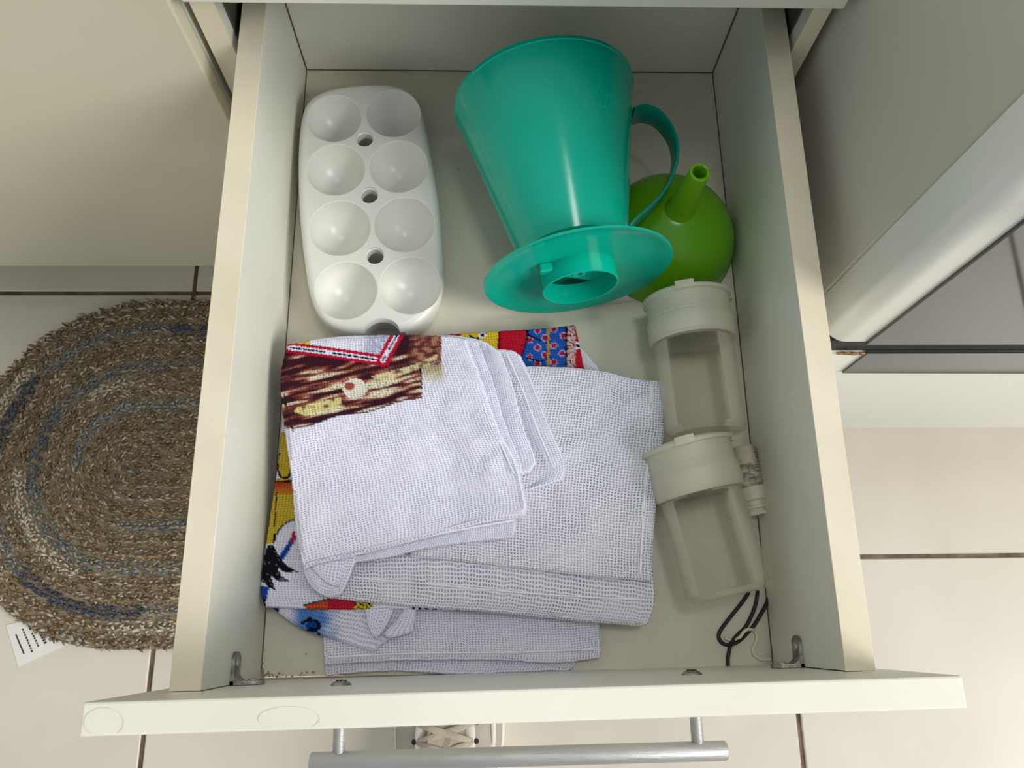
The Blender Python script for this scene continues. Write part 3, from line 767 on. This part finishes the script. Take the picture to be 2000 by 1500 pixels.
# hem strip of the lowest cloth
# cloth with the blue print, turned-up corner
BLUE, DBLUE, RED, YEL, BLK, WHT = C(40, 110, 190), C(20, 60, 130), C(205, 25, 45), C(240, 205, 50), C(22, 22, 30), (1, 1, 1)
def col_blue(px, py):
    n_ = nz(px*.05, py*.05, 2)*.5; m1 = sm(560, 590, px)*(1-sm(610, 680, px+40*n_)); c = mixc(WHT, C(70, 140, 205), m1*.95)
    if poly_d(px, py, [(590, 1217), (603, 1209), (606, 1207)]) < 3 or poly_d(px, py, [(597, 1232), (612, 1228), (622, 1236), (623, 1250)]) < 2.5: c = BLK
    elif math.hypot((px-608)/11, (py-1221)/9) < 1: c = mixc(C(15, 75, 160), BLK, .8 if nz(px*.25, py*.25, 9) > .25 else 0)
    elif math.hypot((px-612)/14, (py-1222)/12) < 1.05: c = BLK
    if px < 545 and py < 1197: c = DBLUE
    return c
c2 = cloth_thing('dish_cloth', 680, 1180, 'white cloth with a blue printed corner turned out below the yellow-edged cloth')
fold('fold', [(540, 1120), (700, 1120), (812, 1125)], [(812, 1125), (812, 1190), (790, 1226), (742, 1262)], [(528, 1186), (590, 1229), (660, 1252), (725, 1272), (742, 1262)], [(540, 1120), (520, 1160), (528, 1186)], (.0165, .0165, .0150, .0150), .004, M_WHITE, c2, color=col_blue, seed=3, amp=.0006, res=.0011)
# turned-up corner: two little sheets meeting in a ridge
fold('turned_corner', [(722, 1150), (770, 1150)], [(770, 1150), (768, 1192), (748, 1234)], [(716, 1215), (730, 1245), (748, 1234)], [(722, 1150), (712, 1180), (716, 1215)], (.018, .018, .022, .020), .0022, M_WHITE, c2, seed=4, amp=.0004, res=.0011)
fold('turned_corner', [(790, 1150), (815, 1150)], [(815, 1150), (812, 1200), (806, 1234)], [(748, 1238), (764, 1246), (806, 1234)], [(790, 1150), (786, 1195), (748, 1238)], (.018, .018, .018, .022), .0022, M_WHITE, c2, seed=5, amp=.0004, res=.0011)

# printed cloth under the grey one
def col_print(px, py):
    c = WHT
    # bright print along the far edge: yellow, red, blue with red dots
    if py < 760 and px > 820:
        sl_ = (px-860)*-.078
        if px < 900: c = RED
        elif px < 972:
            c = YEL
            if poly_d(px, py, [(918, 656), (930, 663), (948, 652), (938, 648)]) < 2.2: c = BLK
            if math.hypot((px-942)/8, (py-655)/6) < 1: c = WHT if math.hypot((px-942)/4, (py-655)/3) > 1 else BLK
        elif px < 1022+6*sin(py*.06):
            c = RED if px > 977 else BLK
            if 972 <= px < 978: c = C(130, 10, 20)
        elif px < 1108:
            c = C(36, 92, 176)
            xs = (px-1030)/30; ys_ = (py-648)/32 + .5*(int((px-1018)/15.5) % 2)
            for qx, qy in ((1050, 646), (1082, 643), (1034, 664), (1064, 660), (1100, 656), (1050, 679), (1082, 675), (1034, 698), (1064, 693), (1098, 690), (1050, 711), (1082, 708), (1034, 728)):
                dd = math.hypot(px-qx, py-qy)
                if dd < 5: c = C(190, 20, 45)
                elif dd < 7: c = C(170, 180, 215)
            if abs(px-1071) < 3: c = C(190, 150, 90)
            if abs(px-1071) > 3 and abs(px-1071) < 4.2: c = BLK
            if px < 1026+6*sin(py*.06): c = BLK
            if poly_d(px, py, [(1032, 655), (1044, 660), (1056, 665)]) < 1.8 or poly_d(px, py, [(1030, 700), (1046, 704), (1060, 706)]) < 1.8: c = BLK
            if px > 1104: c = BLK
        elif px < 1124: c = C(225, 195, 180) if nz(px*.3, py*.3, 1) < .15 else C(150, 40, 40)
        elif px < 1142:
            c = RED if (py > 682 or py < 668) else WHT
            if 672 < py < 678: c = BLK
        return c
    # left margin: yellow band with black contour, white, dark feathered tuft, blue stick
    if px < 610:
        yb_ = py
        if yb_ < 860: c = C(70, 30, 34) if yb_ < 780 else WHT
        if 845 <= yb_ < 1062:
            edge = 560-(yb_-860)*.0
            c = C(226, 196, 60)
            if 884 <= yb_ < 935:                       # yellow oval
                if math.hypot((px-556)/14, (yb_-905)/30) > 1: c = WHT
                if .9 < math.hypot((px-556)/14, (yb_-905)/30) < 1.15: c = BLK
            if 940 <= yb_ < 966: c = mixc(C(200, 45, 45), C(226, 150, 50), (yb_-940)/26)
            if abs(yb_-940) < 2: c = BLK
            if yb_ > 966 and math.hypot((px-585)/50, (yb_-1066)/52) < 1: c = WHT
            if .97 < math.hypot((px-585)/50, (yb_-1066)/52) < 1.03: c = BLK
            if abs(px-(534+(1060-yb_)*.06)) < 1.2 and yb_ > 960: c = BLK
        if yb_ >= 1012:
            if poly_d(px, yb_, [(574, 1050), (562, 1070), (545, 1096)]) < 5: c = C(28, 80, 170)
            if poly_d(px, yb_, [(574, 1040), (572, 1060)]) < 3: c = RED
        if in_poly(px, yb_, [(522, 1064), (534, 1064), (545, 1085), (560, 1105), (582, 1117), (556, 1117), (542, 1110), (550, 1125), (568, 1135), (545, 1136), (530, 1126), (534, 1142), (538, 1153), (524, 1146), (510, 1134), (512, 1100)]):
            c = BLK if abs(nz(px*.12+yb_*.05, yb_*.03, 4)) > .03 else C(120, 120, 130)
        if in_poly(px, yb_, [(508, 1144), (526, 1146), (520, 1172), (506, 1172)]): c = C(28, 80, 170)
        if in_poly(px, yb_, [(500, 1168), (520, 1170), (518, 1190), (500, 1190)]): c = BLK
    # patches along the lower edge
    if py > 1160 and 590 < px < 745:
        if in_poly(px, py, [(594, 1182), (612, 1178), (640, 1171), (645, 1168), (640, 1195), (600, 1195)]): c = C(225, 90, 50)
        if in_poly(px, py, [(640, 1170), (655, 1165), (692, 1168), (700, 1175), (690, 1195), (640, 1195)]): c = C(205, 40, 60)
        if in_poly(px, py, [(694, 1178), (705, 1173), (738, 1174), (728, 1184), (716, 1195), (690, 1195)]):
            c = C(235, 210, 60); 
            if (abs(((px+py*1.4) % 14)-7) < 1.3) or (abs(((px-py*1.4) % 14)-7) < 1.3): c = BLK
        if poly_d(px, py, [(594, 1182), (640, 1170), (655, 1165), (692, 1168), (705, 1173), (738, 1174)]) < 1.7: c = BLK
    if py > 1186 and 800 < px < 1045:
        if 806 < px < 862 and py < 1194 or 890 < px < 925 or 950 < px < 1042: c = C(40, 40, 55) if nz(px*.12, py*.02, 8) > -.12 else WHT
    return c
c3 = cloth_thing('dish_cloth', 800, 950, 'cloth with yellow, black and blue dotted print showing around the folded cloths')
fold('fold', [(556, 700), (700, 668), (900, 650), (1060, 640), (1124, 633)], [(1124, 633), (1134, 680), (1142, 720), (1180, 900), (1210, 1100), (1215, 1205)],
     [(516, 1186), (620, 1190), (760, 1190), (900, 1192), (1080, 1200), (1215, 1205)], [(556, 700), (546, 860), (530, 980), (514, 1090), (508, 1150), (516, 1186)],
     .0205, .0045, M_WHITE, c3, color=col_print, seed=6, amp=.0008, res=.00105)
# small second layer peeping out at the far right of the print
fold('fold', [(1040, 668), (1120, 672), (1150, 694)], [(1150, 694), (1168, 716), (1200, 760), (1230, 800)], [(1040, 800), (1230, 800)], [(1040, 668), (1040, 800)], .0150, .0035, M_LOW, c3, seed=7)

# grey-white open-weave cloth, two layers
c4 = cloth_thing('dish_cloth', 1100, 950, 'large plain greyish white open weave cloth, reaching furthest right towards the jars')
fold('fold', [(640, 1040), (900, 1000), (1266, 1060)], [(1266, 1060), (1273, 1090), (1280, 1170), (1268, 1215), (1250, 1223)],
     [(640, 1168), (790, 1184), (960, 1196), (1120, 1212), (1250, 1223)], [(640, 1040), (632, 1100), (640, 1168)], (.026, .026, .0235, .0245), .004, M_OPEN, c4, seed=8, amp=.0016)
fold('fold', [(860, 720), (1040, 714), (1165, 721), (1235, 737), (1301, 744)], [(1301, 744), (1297, 850), (1285, 960), (1277, 1050), (1273, 1136)],
     [(800, 1088), (860, 1092), (1000, 1108), (1140, 1124), (1273, 1136)], [(860, 720), (800, 900), (800, 1088)], .0305, .004, M_OPEN, c4, seed=9, amp=.0024)

# top cloth with the brown print, four folds fanned out at the right
def col_top(px, py):
    # brown woody stripes inside a rough quadrilateral
    lowb = 836-(px-570)*.235 - (3*sin(px*.05))
    if px > 824: lowb = 752
    inside = py < lowb and px < 862+4*nz(py*.08, 3, 1)
    c = WHT
    if inside:
        sx_, sy_ = px, py+px*.23
        a = nz(sx_*.010, sy_*.085, 3)+.55*nz(sx_*.03, sy_*.19, 7)
        t = sm(-.25, .40, a + .25*sm(640, 720, py) - .28*(1-sm(655, 720, py)) - .26 - .30*(1-sm(690, 740, py+px*.1-70)))
        dk, md, lt_ = C(66, 28, 36), C(176, 96, 70), C(247, 240, 196)
        c = mixc(dk, md, min(1, t*2)) if t < .5 else mixc(md, lt_, t*2-1)
        c = mixc(c, mixc(c, BLK, .6), 1 if nz(px*.6, py*.6, 5) > .32 else 0)
        if px > 795: c = mixc(c, mixc(C(110, 56, 48), C(214, 150, 110), sm(-.3, .4, nz(px*.07, (py+px*.2)*.16, 12))), .75*sm(795, 815, px)*(1-sm(700, 745, py)))
        if px > 824: c = mixc(c, WHT, sm(700, 750, py+8*nz(px*.2, py*.2, 3)))
        if abs(px-(818+(py-700)*.12)) < 1.5 and 720 < py < 772: c = BLK
        if in_poly(px, py, [(575, 805), (580, 795), (665, 776), (668, 794), (600, 812)]): c = mixc(c, C(246, 238, 150), .9*sm(-.45, -.1, nz(px*.08, py*.08, 21)))
        if in_poly(px, py, [(725, 735), (810, 712), (856, 690), (850, 708), (800, 728), (740, 748)]): c = mixc(c, C(244, 234, 170), .9*sm(-.35, .1, nz(px*.06, (py+px*.2)*.14, 22)))
        if math.hypot((px-693)/24, (py-759)/20) < 1:
            c = C(246, 244, 210)
            if math.hypot((px-683)/10, (py-754)/8) < 1: c = C(170, 80, 66)
        if 560 < px < 572 and py > 750 and (py-750) > (px-552)*9: c = dk
    if abs(py-lowb) < 1.4 and 572 < px < 822: c = C(50, 44, 60)
    if poly_d(px, py, [(549, 752), (560, 795), (572, 842)]) < 1.6: c = C(50, 30, 40)
    if px > 826 and px < 866 and 712 < py < 752: c = mixc(c, C(205, 190, 90), .55*(1-sm(730, 752, py)))
    # white collar area above the red ribbon
    if in_poly(px, py, [(560, 640), (560, 672), (735, 697), (742, 690), (770, 650), (770, 630)]):
        c = mixc(WHT, C(110, 115, 165), sm(700, 730, px)*(.45+.6*nz(px*.25, py*.25, 2)))
        if px < 605 and py < 678: c = C(235, 215, 90)
    # red ribbon with a dark dashed core
    for P_, w_ in (([(566, 679), (640, 688), (752, 705)], 10.5), ([(748, 704), (762, 678), (778, 650)], 12)):
        dd = poly_d(px, py, P_)
        if dd < w_:
            c = C(200, 20, 50)
            if dd < 4.6: c = WHT
            if dd < 1.7 and (nz(px*.05, py*.05, 6) > -.25): c = C(25, 25, 60)
    return c
c5 = cloth_thing('dish_cloth', 800, 880, 'topmost folded white cloth with a brown striped print and red ribbon')
def fan_z(u, v):   # each fanned fold dips towards the one above it and lifts at its own edge
    return -.0042*(1-sm(.80, .985, u))-.002*sm(.85, 1, v)*(1-sm(.7, .95, u))
fold('fold', [(700, 700), (960, 680), (1016, 691)], [(1016, 691), (1042, 745), (1075, 830), (1106, 905), (1098, 938)], [(700, 1000), (900, 985), (1034, 958), (1098, 938)], [(700, 700), (700, 1000)], (.034, .034, .0325, .034), .0042, M_WHITE, c5, seed=10, amp=.0008, res=.0012, zf=fan_z)
fold('fold', [(640, 680), (900, 656), (977, 685)], [(977, 685), (1002, 750), (1022, 830), (1046, 895), (1036, 922)], [(640, 1000), (900, 960), (1036, 922)], [(640, 680), (640, 1000)], (.0390, .0390, .0375, .039), .0042, M_WHITE, c5, seed=11, amp=.0008, res=.0012, zf=fan_z)
fold('fold', [(640, 670), (860, 652), (932, 664)], [(932, 664), (962, 740), (985, 820), (1018, 905), (1016, 930)], [(640, 1000), (900, 960), (1016, 930)], [(640, 670), (640, 1000)], (.0430, .0430, .0415, .043), .0036, M_WHITE, c5, seed=16, amp=.0008, res=.0012, zf=fan_z)
# underside layer and rolled corner at the lower left
fold('fold', [(600, 900), (1000, 900)], [(1000, 900), (1008, 1000), (1004, 1050)], [(683, 1100), (760, 1088), (850, 1068), (1004, 1050)], [(600, 900), (640, 1040), (683, 1100)], (.041, .041, .038, .036), .003, M_WHITE, c5, seed=12, amp=.0008, res=.0014)
def top_z(u, v):  # soft valleys across the top layer
    return -.0030*math.exp(-((u-.62-.12*v)/.12)**2)*sm(.2, .8, v) + .0018*math.exp(-((u-.35)/.2)**2) - .0035*sm(.86, 1, v)*(1-sm(.0, .35, u))
fold('fold', [(560, 671), (650, 656), (760, 652), (870, 654), (912, 660)], [(912, 660), (945, 745), (975, 830), (1012, 905), (1030, 985), (1022, 1010)],
     [(590, 1112), (625, 1100), (690, 1086), (825, 1052), (930, 1024), (1022, 1010)], [(560, 671), (546, 740), (556, 850), (568, 940), (576, 1030), (590, 1112)],
     (.0480, .0490, .0475, .0440), .0055, M_WHITE, c5, color=col_top, seed=13, amp=.0022, res=.00095, zf=top_z)
# the roll: cloth turning under itself at the near-left corner
fold('rolled_edge', [(590, 1040), (650, 1040), (704, 1050)], [(704, 1050), (694, 1096), (681, 1130), (668, 1160)], [(600, 1138), (616, 1156), (640, 1167), (668, 1160)], [(590, 1040), (586, 1096), (600, 1138)], (.040, .040, .0330, .0330), .004, M_WHITE, c5, seed=21, amp=.0008, res=.0011)
fold('rolled_edge', [(610, 1060), (660, 1060)], [(660, 1060), (672, 1100), (660, 1146)], [(618, 1122), (640, 1140), (660, 1146)], [(610, 1060), (606, 1100), (618, 1122)], (.0405, .0405, .0365, .0375), .0022, M_WHITE, c5, seed=22, amp=.0006, res=.0011)
# hem stitching along visible edges
def hem(parent, px, z, m=None):
    P = spline([at(x, y, z) for x, y in px], 8); bm = bmesh.new(); add_tube(bm, P, .0006, 5)
    o = obj('stitched_hem', bm, M_STITCH, parent); return o
M_STITCH = mat('stitch_thread', (244, 244, 252), .8)
hem(c5, [(690, 1078), (760, 1066), (870, 1040), (1005, 1016)], .0445)
hem(c5, [(905, 668), (935, 760), (975, 860), (1004, 925)], .0485)
hem(c5, [(990, 692), (1020, 760), (1050, 840), (1082, 915)], .0368)
hem(c4, [(1272, 750), (1270, 860), (1258, 980), (1250, 1120)], .0312)
hem(c1, [(640, 1284), (800, 1276), (1000, 1274), (1160, 1268)], .0118)
hem(c4, [(690, 1128), (850, 1142), (1050, 1160), (1262, 1172)], .0262)

# ------------------------------------------------------------------ oval rug with a woven pile
ry = .2020; rcy = (.4155+.0250)/2-.005; rlx = -.610; rx1 = -.10
zf_ = -Z0
rc0 = Vector((rlx+ry-.01, rcy, zf_)); rc1 = Vector((rx1, rcy, zf_))
rug = thing('oval_rug', ((rc0.x+rc1.x)/2, rcy, zf_), 'oval braided rug in brown, blue and cream on the tiles left of the drawer', 'rug')
def rug_sd(x, y):
    tx = min(max(x, rc0.x), rc1.x); return math.hypot(x-tx, y-rcy)
def oval(r, z, n=28):
    L1 = [Vector((rc0.x-r*sin(a), rcy+r*cos(a), z)) for a in [pi*i/n for i in range(n+1)]]
    L2 = [Vector((rc1.x+r*sin(a), rcy-r*cos(a), z)) for a in [pi*i/n for i in range(n+1)]]
    return L1+L2
bm = bmesh.new(); add_prism(bm, [oval(ry-.004, zf_+.0003), oval(ry-.001, zf_+.003), oval(ry-.003, zf_+.006)])
obj('backing', bm, mat('rug_backing', (150, 132, 104), .95), rug)
M_PILE = mat('rug_pile', (255, 255, 255), .95, spec=.1)
ac = N(M_PILE, 'ShaderNodeAttribute', attribute_name='Col'); L(M_PILE, ac.outputs['Color'], M_PILE.node_tree.nodes['Principled BSDF'].inputs['Base Color'])
pal = [C(178, 156, 126), C(160, 138, 110), C(194, 174, 148), C(140, 120, 98), C(180, 176, 164), C(164, 168, 164), C(136, 144, 150), C(212, 196, 172)]
def rug_col(x, y):
    r = rug_sd(x, y); ring_ = r/ry*13.0; k = int(ring_); an = math.atan2(y-rcy, x-rc0.x if x < rc0.x else 0.0001)
    n_ = nz(x*9+k*7.3, y*9, k*1.7); n2 = nz(x*5+k*3.1, y*5, k*2.9+40)
    c = pal[random.choice((0, 0, 1, 1, 2, 3, 4, 7))]
    up_ = y > rcy
    if k in (10, 7, 4) and n_ > -.12: c = pal[random.choice((5, 6, 5, 4))]
    if k == 10 and n2 > .05: c = C(104, 110, 124)
    if k == 7 and n2 > .18: c = C(122, 130, 140)
    if k in (11, 8) and n_ > .12: c = C(224, 214, 192)
    if k == 6 and n2 < -.2: c = C(214, 206, 188)
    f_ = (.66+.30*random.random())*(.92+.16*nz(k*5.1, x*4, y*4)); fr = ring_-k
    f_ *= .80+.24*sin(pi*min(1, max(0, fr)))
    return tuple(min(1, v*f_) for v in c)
bm = bmesh.new(); cl = bm.verts.layers.float_color.new('Col')
vv = []; 
nt = 0
step = .0052
r = .002
xv = rlx-.02
while r < ry:
    Lp = 2*pi*r + 2*(rc1.x-rc0.x); n = int(Lp/step); 
    for i in range(n):
        s_ = (i+random.random()*.8)/n*Lp; half_ = rc1.x-rc0.x
        if s_ < half_: p = Vector((rc0.x+s_, rcy+r, 0)); tg = Vector((1, 0, 0)); nr = Vector((0, 1, 0))
        elif s_ < half_+pi*r: a = (s_-half_)/r; nr = Vector((sin(a), cos(a), 0)); p = rc1*1+nr*r; tg = Vector((cos(a), -sin(a), 0)); p.z = 0
        elif s_ < 2*half_+pi*r: p = Vector((rc1.x-(s_-half_-pi*r), rcy-r, 0)); tg = Vector((-1, 0, 0)); nr = Vector((0, -1, 0))
        else: a = (s_-2*half_-pi*r)/r; nr = Vector((-sin(a), -cos(a), 0)); p = Vector((rc0.x, rcy, 0))+nr*r; tg = Vector((-cos(a), sin(a), 0))
        fr_ = (r/ry*13.0) % 1; row_ = int(r/ry*52+.5) % 2
        p += Vector((random.uniform(-.0012, .0012), random.uniform(-.0012, .0012), zf_+.003+.0034*sin(pi*fr_))); c = rug_col(p.x, p.y)
        ln_ = random.uniform(.005, .0085); lean = tg*((.9 if row_ else -.9)+random.uniform(-.35, .35))+nr*random.uniform(-.6, .6)*(1.3 if r > ry-.008 else 1); w0 = random.uniform(.0014, .0023)
        q1 = p+Vector((0, 0, ln_*.6))+lean*ln_*.3; q2 = p+Vector((0, 0, ln_*.9))+lean*ln_*.85
        sdv = (tg*random.uniform(.4, 1)+nr*random.uniform(-1, 1)).normalized(); sd2 = Vector((-sdv.y, sdv.x, 0))
        rings_ = []
        for q, ww in ((p, w0), (q1, w0*1.05)):
            R_ = [bm.verts.new(q+sdv*ww), bm.verts.new(q-sdv*ww*.6+sd2*ww*.8), bm.verts.new(q-sdv*ww*.6-sd2*ww*.8)]; rings_.append(R_)
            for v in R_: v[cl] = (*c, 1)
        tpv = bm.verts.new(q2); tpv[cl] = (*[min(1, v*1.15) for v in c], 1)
        A, B = rings_
        for k in range(3): bm.faces.new((A[k], A[(k+1) % 3], B[(k+1) % 3], B[k])); bm.faces.new((B[k], B[(k+1) % 3], tpv))
        nt += 1
    r += ry/52
me = bpy.data.meshes.new('pile'); bm.to_mesh(me); bm.free()
for p in me.polygons: p.use_smooth = True
pile = finish('pile', me, M_PILE, rug); pile['kind'] = 'stuff'
# paper care label under the rug edge
ca, cb_, cc, cd = [at(x, y, -Z0+.0004) for x, y in ((12, 1221), (100, 1200), (165, 1243), (36, 1303))]
bm = bmesh.new(); lo = [Vector((p.x, p.y, -Z0+.0003)) for p in (ca, cb_, cc, cd)]
add_prism(bm, [lo, [p+Vector((0, 0, .0005)) for p in lo]])
cl_ = obj('care_label', bm, M_PAPER, rug, smooth=None)
bm = bmesh.new()
def bar(x0, y0, x1, y1, w_):
    a = at(x0, y0, -Z0+.0009); b = at(x1, y1, -Z0+.0009); t = (b-a).normalized(); n_ = Vector((-t.y, t.x, 0))*w_
    add_prism(bm, [[a-n_, b-n_, b+n_, a+n_], [q+Vector((0, 0, .0002)) for q in (a-n_, b-n_, b+n_, a+n_)]])
bar(31, 1239, 47, 1277, .0007)
for k, (x0, y0, x1, y1) in enumerate(((44, 1228, 64, 1275), (56, 1222, 76, 1264), (68, 1216, 90, 1258))):
    m_ = 9
    for i in range(m_):
        if random.random() < .15: continue
        f0, f1 = i/m_, (i+.7)/m_
        bar(x0+(x1-x0)*f0, y0+(y1-y0)*f0, x0+(x1-x0)*f1, y0+(y1-y0)*f1, .0008 if k < 2 else .0014)
obj('label_print', bm, M_INK, cl_, smooth=None)

# ------------------------------------------------------------------ sneaker under the drawer front
sx0 = -.0640; yt = .030; yh = -.262
shoe = thing('sneaker', (sx0, -.1, -Z0), 'white lace-up sneaker standing on the tiles under the drawer front', 'shoe')
def hw(t):  # t 0 heel .. 1 toe half width
    return .038+.021*sm(.25, .68, t)-.004*sm(.68, .85, t) if t < .9 else .051-.0*(t)
def outline(t):
    e = sqrt(max(0, 1-((t-.86)/.14)**2)) if t > .86 else (sqrt(max(0, 1-((.12-t)/.12)**2)) if t < .12 else 1)
    return hw(t)*e
Ls = yt-yh
def sole_loop(z, k):
    n = 34; R_ = []; ts = [.5-.5*cos(pi*i/n) for i in range(n+1)]
    for t in ts: R_.append(Vector((sx0+outline(t)*k, yh+Ls*(.5+(t-.5)*(k*.5+.5)), z)))
    for t in ts[::-1][1:-1]: R_.append(Vector((sx0-outline(t)*k*.92, yh+Ls*(.5+(t-.5)*(k*.5+.5)), z)))
    return R_
bm = bmesh.new(); add_prism(bm, [sole_loop(-Z0+.0004, .97), sole_loop(-Z0+.004, 1.02), sole_loop(-Z0+.024, 1.0), sole_loop(-Z0+.028, .96)])
obj('sole', bm, M_SOLE, shoe, smooth=45)
def top_h(t): return .062-.020*sm(.80, 1, t)+.034*(1-sm(.25, .66, t))   # above floor
bm = bmesh.new(); rows = []
nT, nA = 40, 22
for i in range(nT+1):
    t = .01+.98*i/nT; w_ = max(outline(t)*.97, .0008); h = (top_h(t)-.022)*sqrt(max(.0, min(1, (1-t)/.10))) if t > .9 else top_h(t)-.022
    row = []
    for j in range(nA+1):
        a = pi*j/nA; cx_ = cos(a); sz = sin(a)
        e = .62 if t > .5 else .55
        xx = (abs(cx_)**.95)*(1 if cx_ > 0 else -1)*w_; zz = sz**.8*h
        row.append(bm.verts.new(Vector((sx0+xx*(1 if xx > 0 else .92), yh+Ls*t, -Z0+.022+zz))))
    rows.append(row)
for A, B in zip(rows, rows[1:]):
    for j in range(nA):
        t = rows.index(A)/nT
        if t < .42 and 7 <= j < 15: continue     # ankle opening
        bm.faces.new((A[j], A[j+1], B[j+1], B[j]))
bmesh.ops.solidify(bm, geom=list(bm.faces), thickness=.002)
obj('upper', bm, M_LEATHER, shoe, smooth=60)
def sz_(x, y):  # height of the upper at a point
    t = (y-yh)/Ls; w_ = outline(t)*.97; h = top_h(t)-.022; c_ = min(.999, abs((x-sx0)/w_)); cc_ = c_**(1/.95); return -Z0+.022+(sqrt(1-cc_*cc_)**.8)*h
# tongue, eyestay seams, laces, eyelets
bm = bmesh.new()
ton = []
for k in (0, 1):
    ton.append([Vector((sx0+x_, y_, sz_(sx0+x_*.5, y_)+.001+.0025*k)) for x_, y_ in ((-.019, -.150), (.019, -.150), (.020, -.110), (.019, -.075), (.014, -.048), (-.014, -.048), (-.019, -.075), (-.020, -.110))])
add_prism(bm, ton); obj('tongue', bm, M_LACE, shoe, smooth=None)
for s in (-1, 1):
    bm = bmesh.new(); P = [Vector((sx0+s*(.020+.003*sin(i*.8)*0+.0*i), -.160+.012*i, 0)) for i in range(11)]
    P = [Vector((p.x+s*(.004*(1 if i < 9 else .2)), p.y, sz_(p.x+s*.004, p.y)+.0006)) for i, p in enumerate(P)]
    add_tube(bm, spline(P, 3), .0055, 8, flat=.35); obj('eyestay', bm, M_LEATHER, shoe)
eyes = []
for k in range(6):
    for s in (-1, 1):
        y_ = -.145+.0175*k; x_ = sx0+s*(.0275+.0008*k); z_ = sz_(x_, y_)+.0026
        eyes.append((k, s, Vector((x_, y_, z_))))
        bm = bmesh.new(); add_lathe(bm, [(.0001, .0008), (.0022, .0008), (.0027, .0001)], (x_, y_, z_), Vector((s*.5, 0, 1)), 12)
        obj('eyelet', bm, M_DARK, shoe)
E_ = {(k, s): p for k, s, p in eyes}
for k in range(5):
    for s in (-1, 1):
        a = E_[(k, s)]+Vector((-s*.002, 0, .0)); b = E_[(k+1, -s)]+Vector((s*.002, 0, 0)); mid = (a+b)/2; mid.z = sz_(mid.x, mid.y)+.0065+(.0012 if s > 0 else 0)
        a2 = a.lerp(b, .25); a2.z = max(a.z, mid.z-.001)+.001; b2 = a.lerp(b, .75); b2.z = mid.z
        bm = bmesh.new(); add_tube(bm, spline([a, a2, mid, b2, b], 5), .0034, 8, flat=.3, rfun=lambda q: .0016+.0018*sin(pi*q)**.5); obj('lace', bm, M_LACE, shoe)
for s in (1,):
    bm = bmesh.new(); P = [Vector((sx0+s*(.040+.006*sin(pi*i/10)), -.13+.0105*i, 0)) for i in range(11)]
    P = [Vector((p.x, p.y, sz_(p.x, p.y)+.0006)) for p in P]; add_tube(bm, spline(P, 3), .0009, 6)
    obj('side_stitching', bm, mat('shoe_seam', (188, 178, 166), .7), shoe)
    bm = bmesh.new(); P = [Vector((sx0+s*(.043+.004*sin(pi*i/8)), -.10+.009*i, 0)) for i in range(6)]
    P = [Vector((p.x, p.y, sz_(p.x, p.y)+.0006)) for p in P]; add_tube(bm, spline(P, 3), .003, 8, flat=.3)
    obj('side_stripe', bm, M_SOLE, shoe)

for o in list(bpy.data.objects):
    if '_w' in o.keys(): del o['_w']
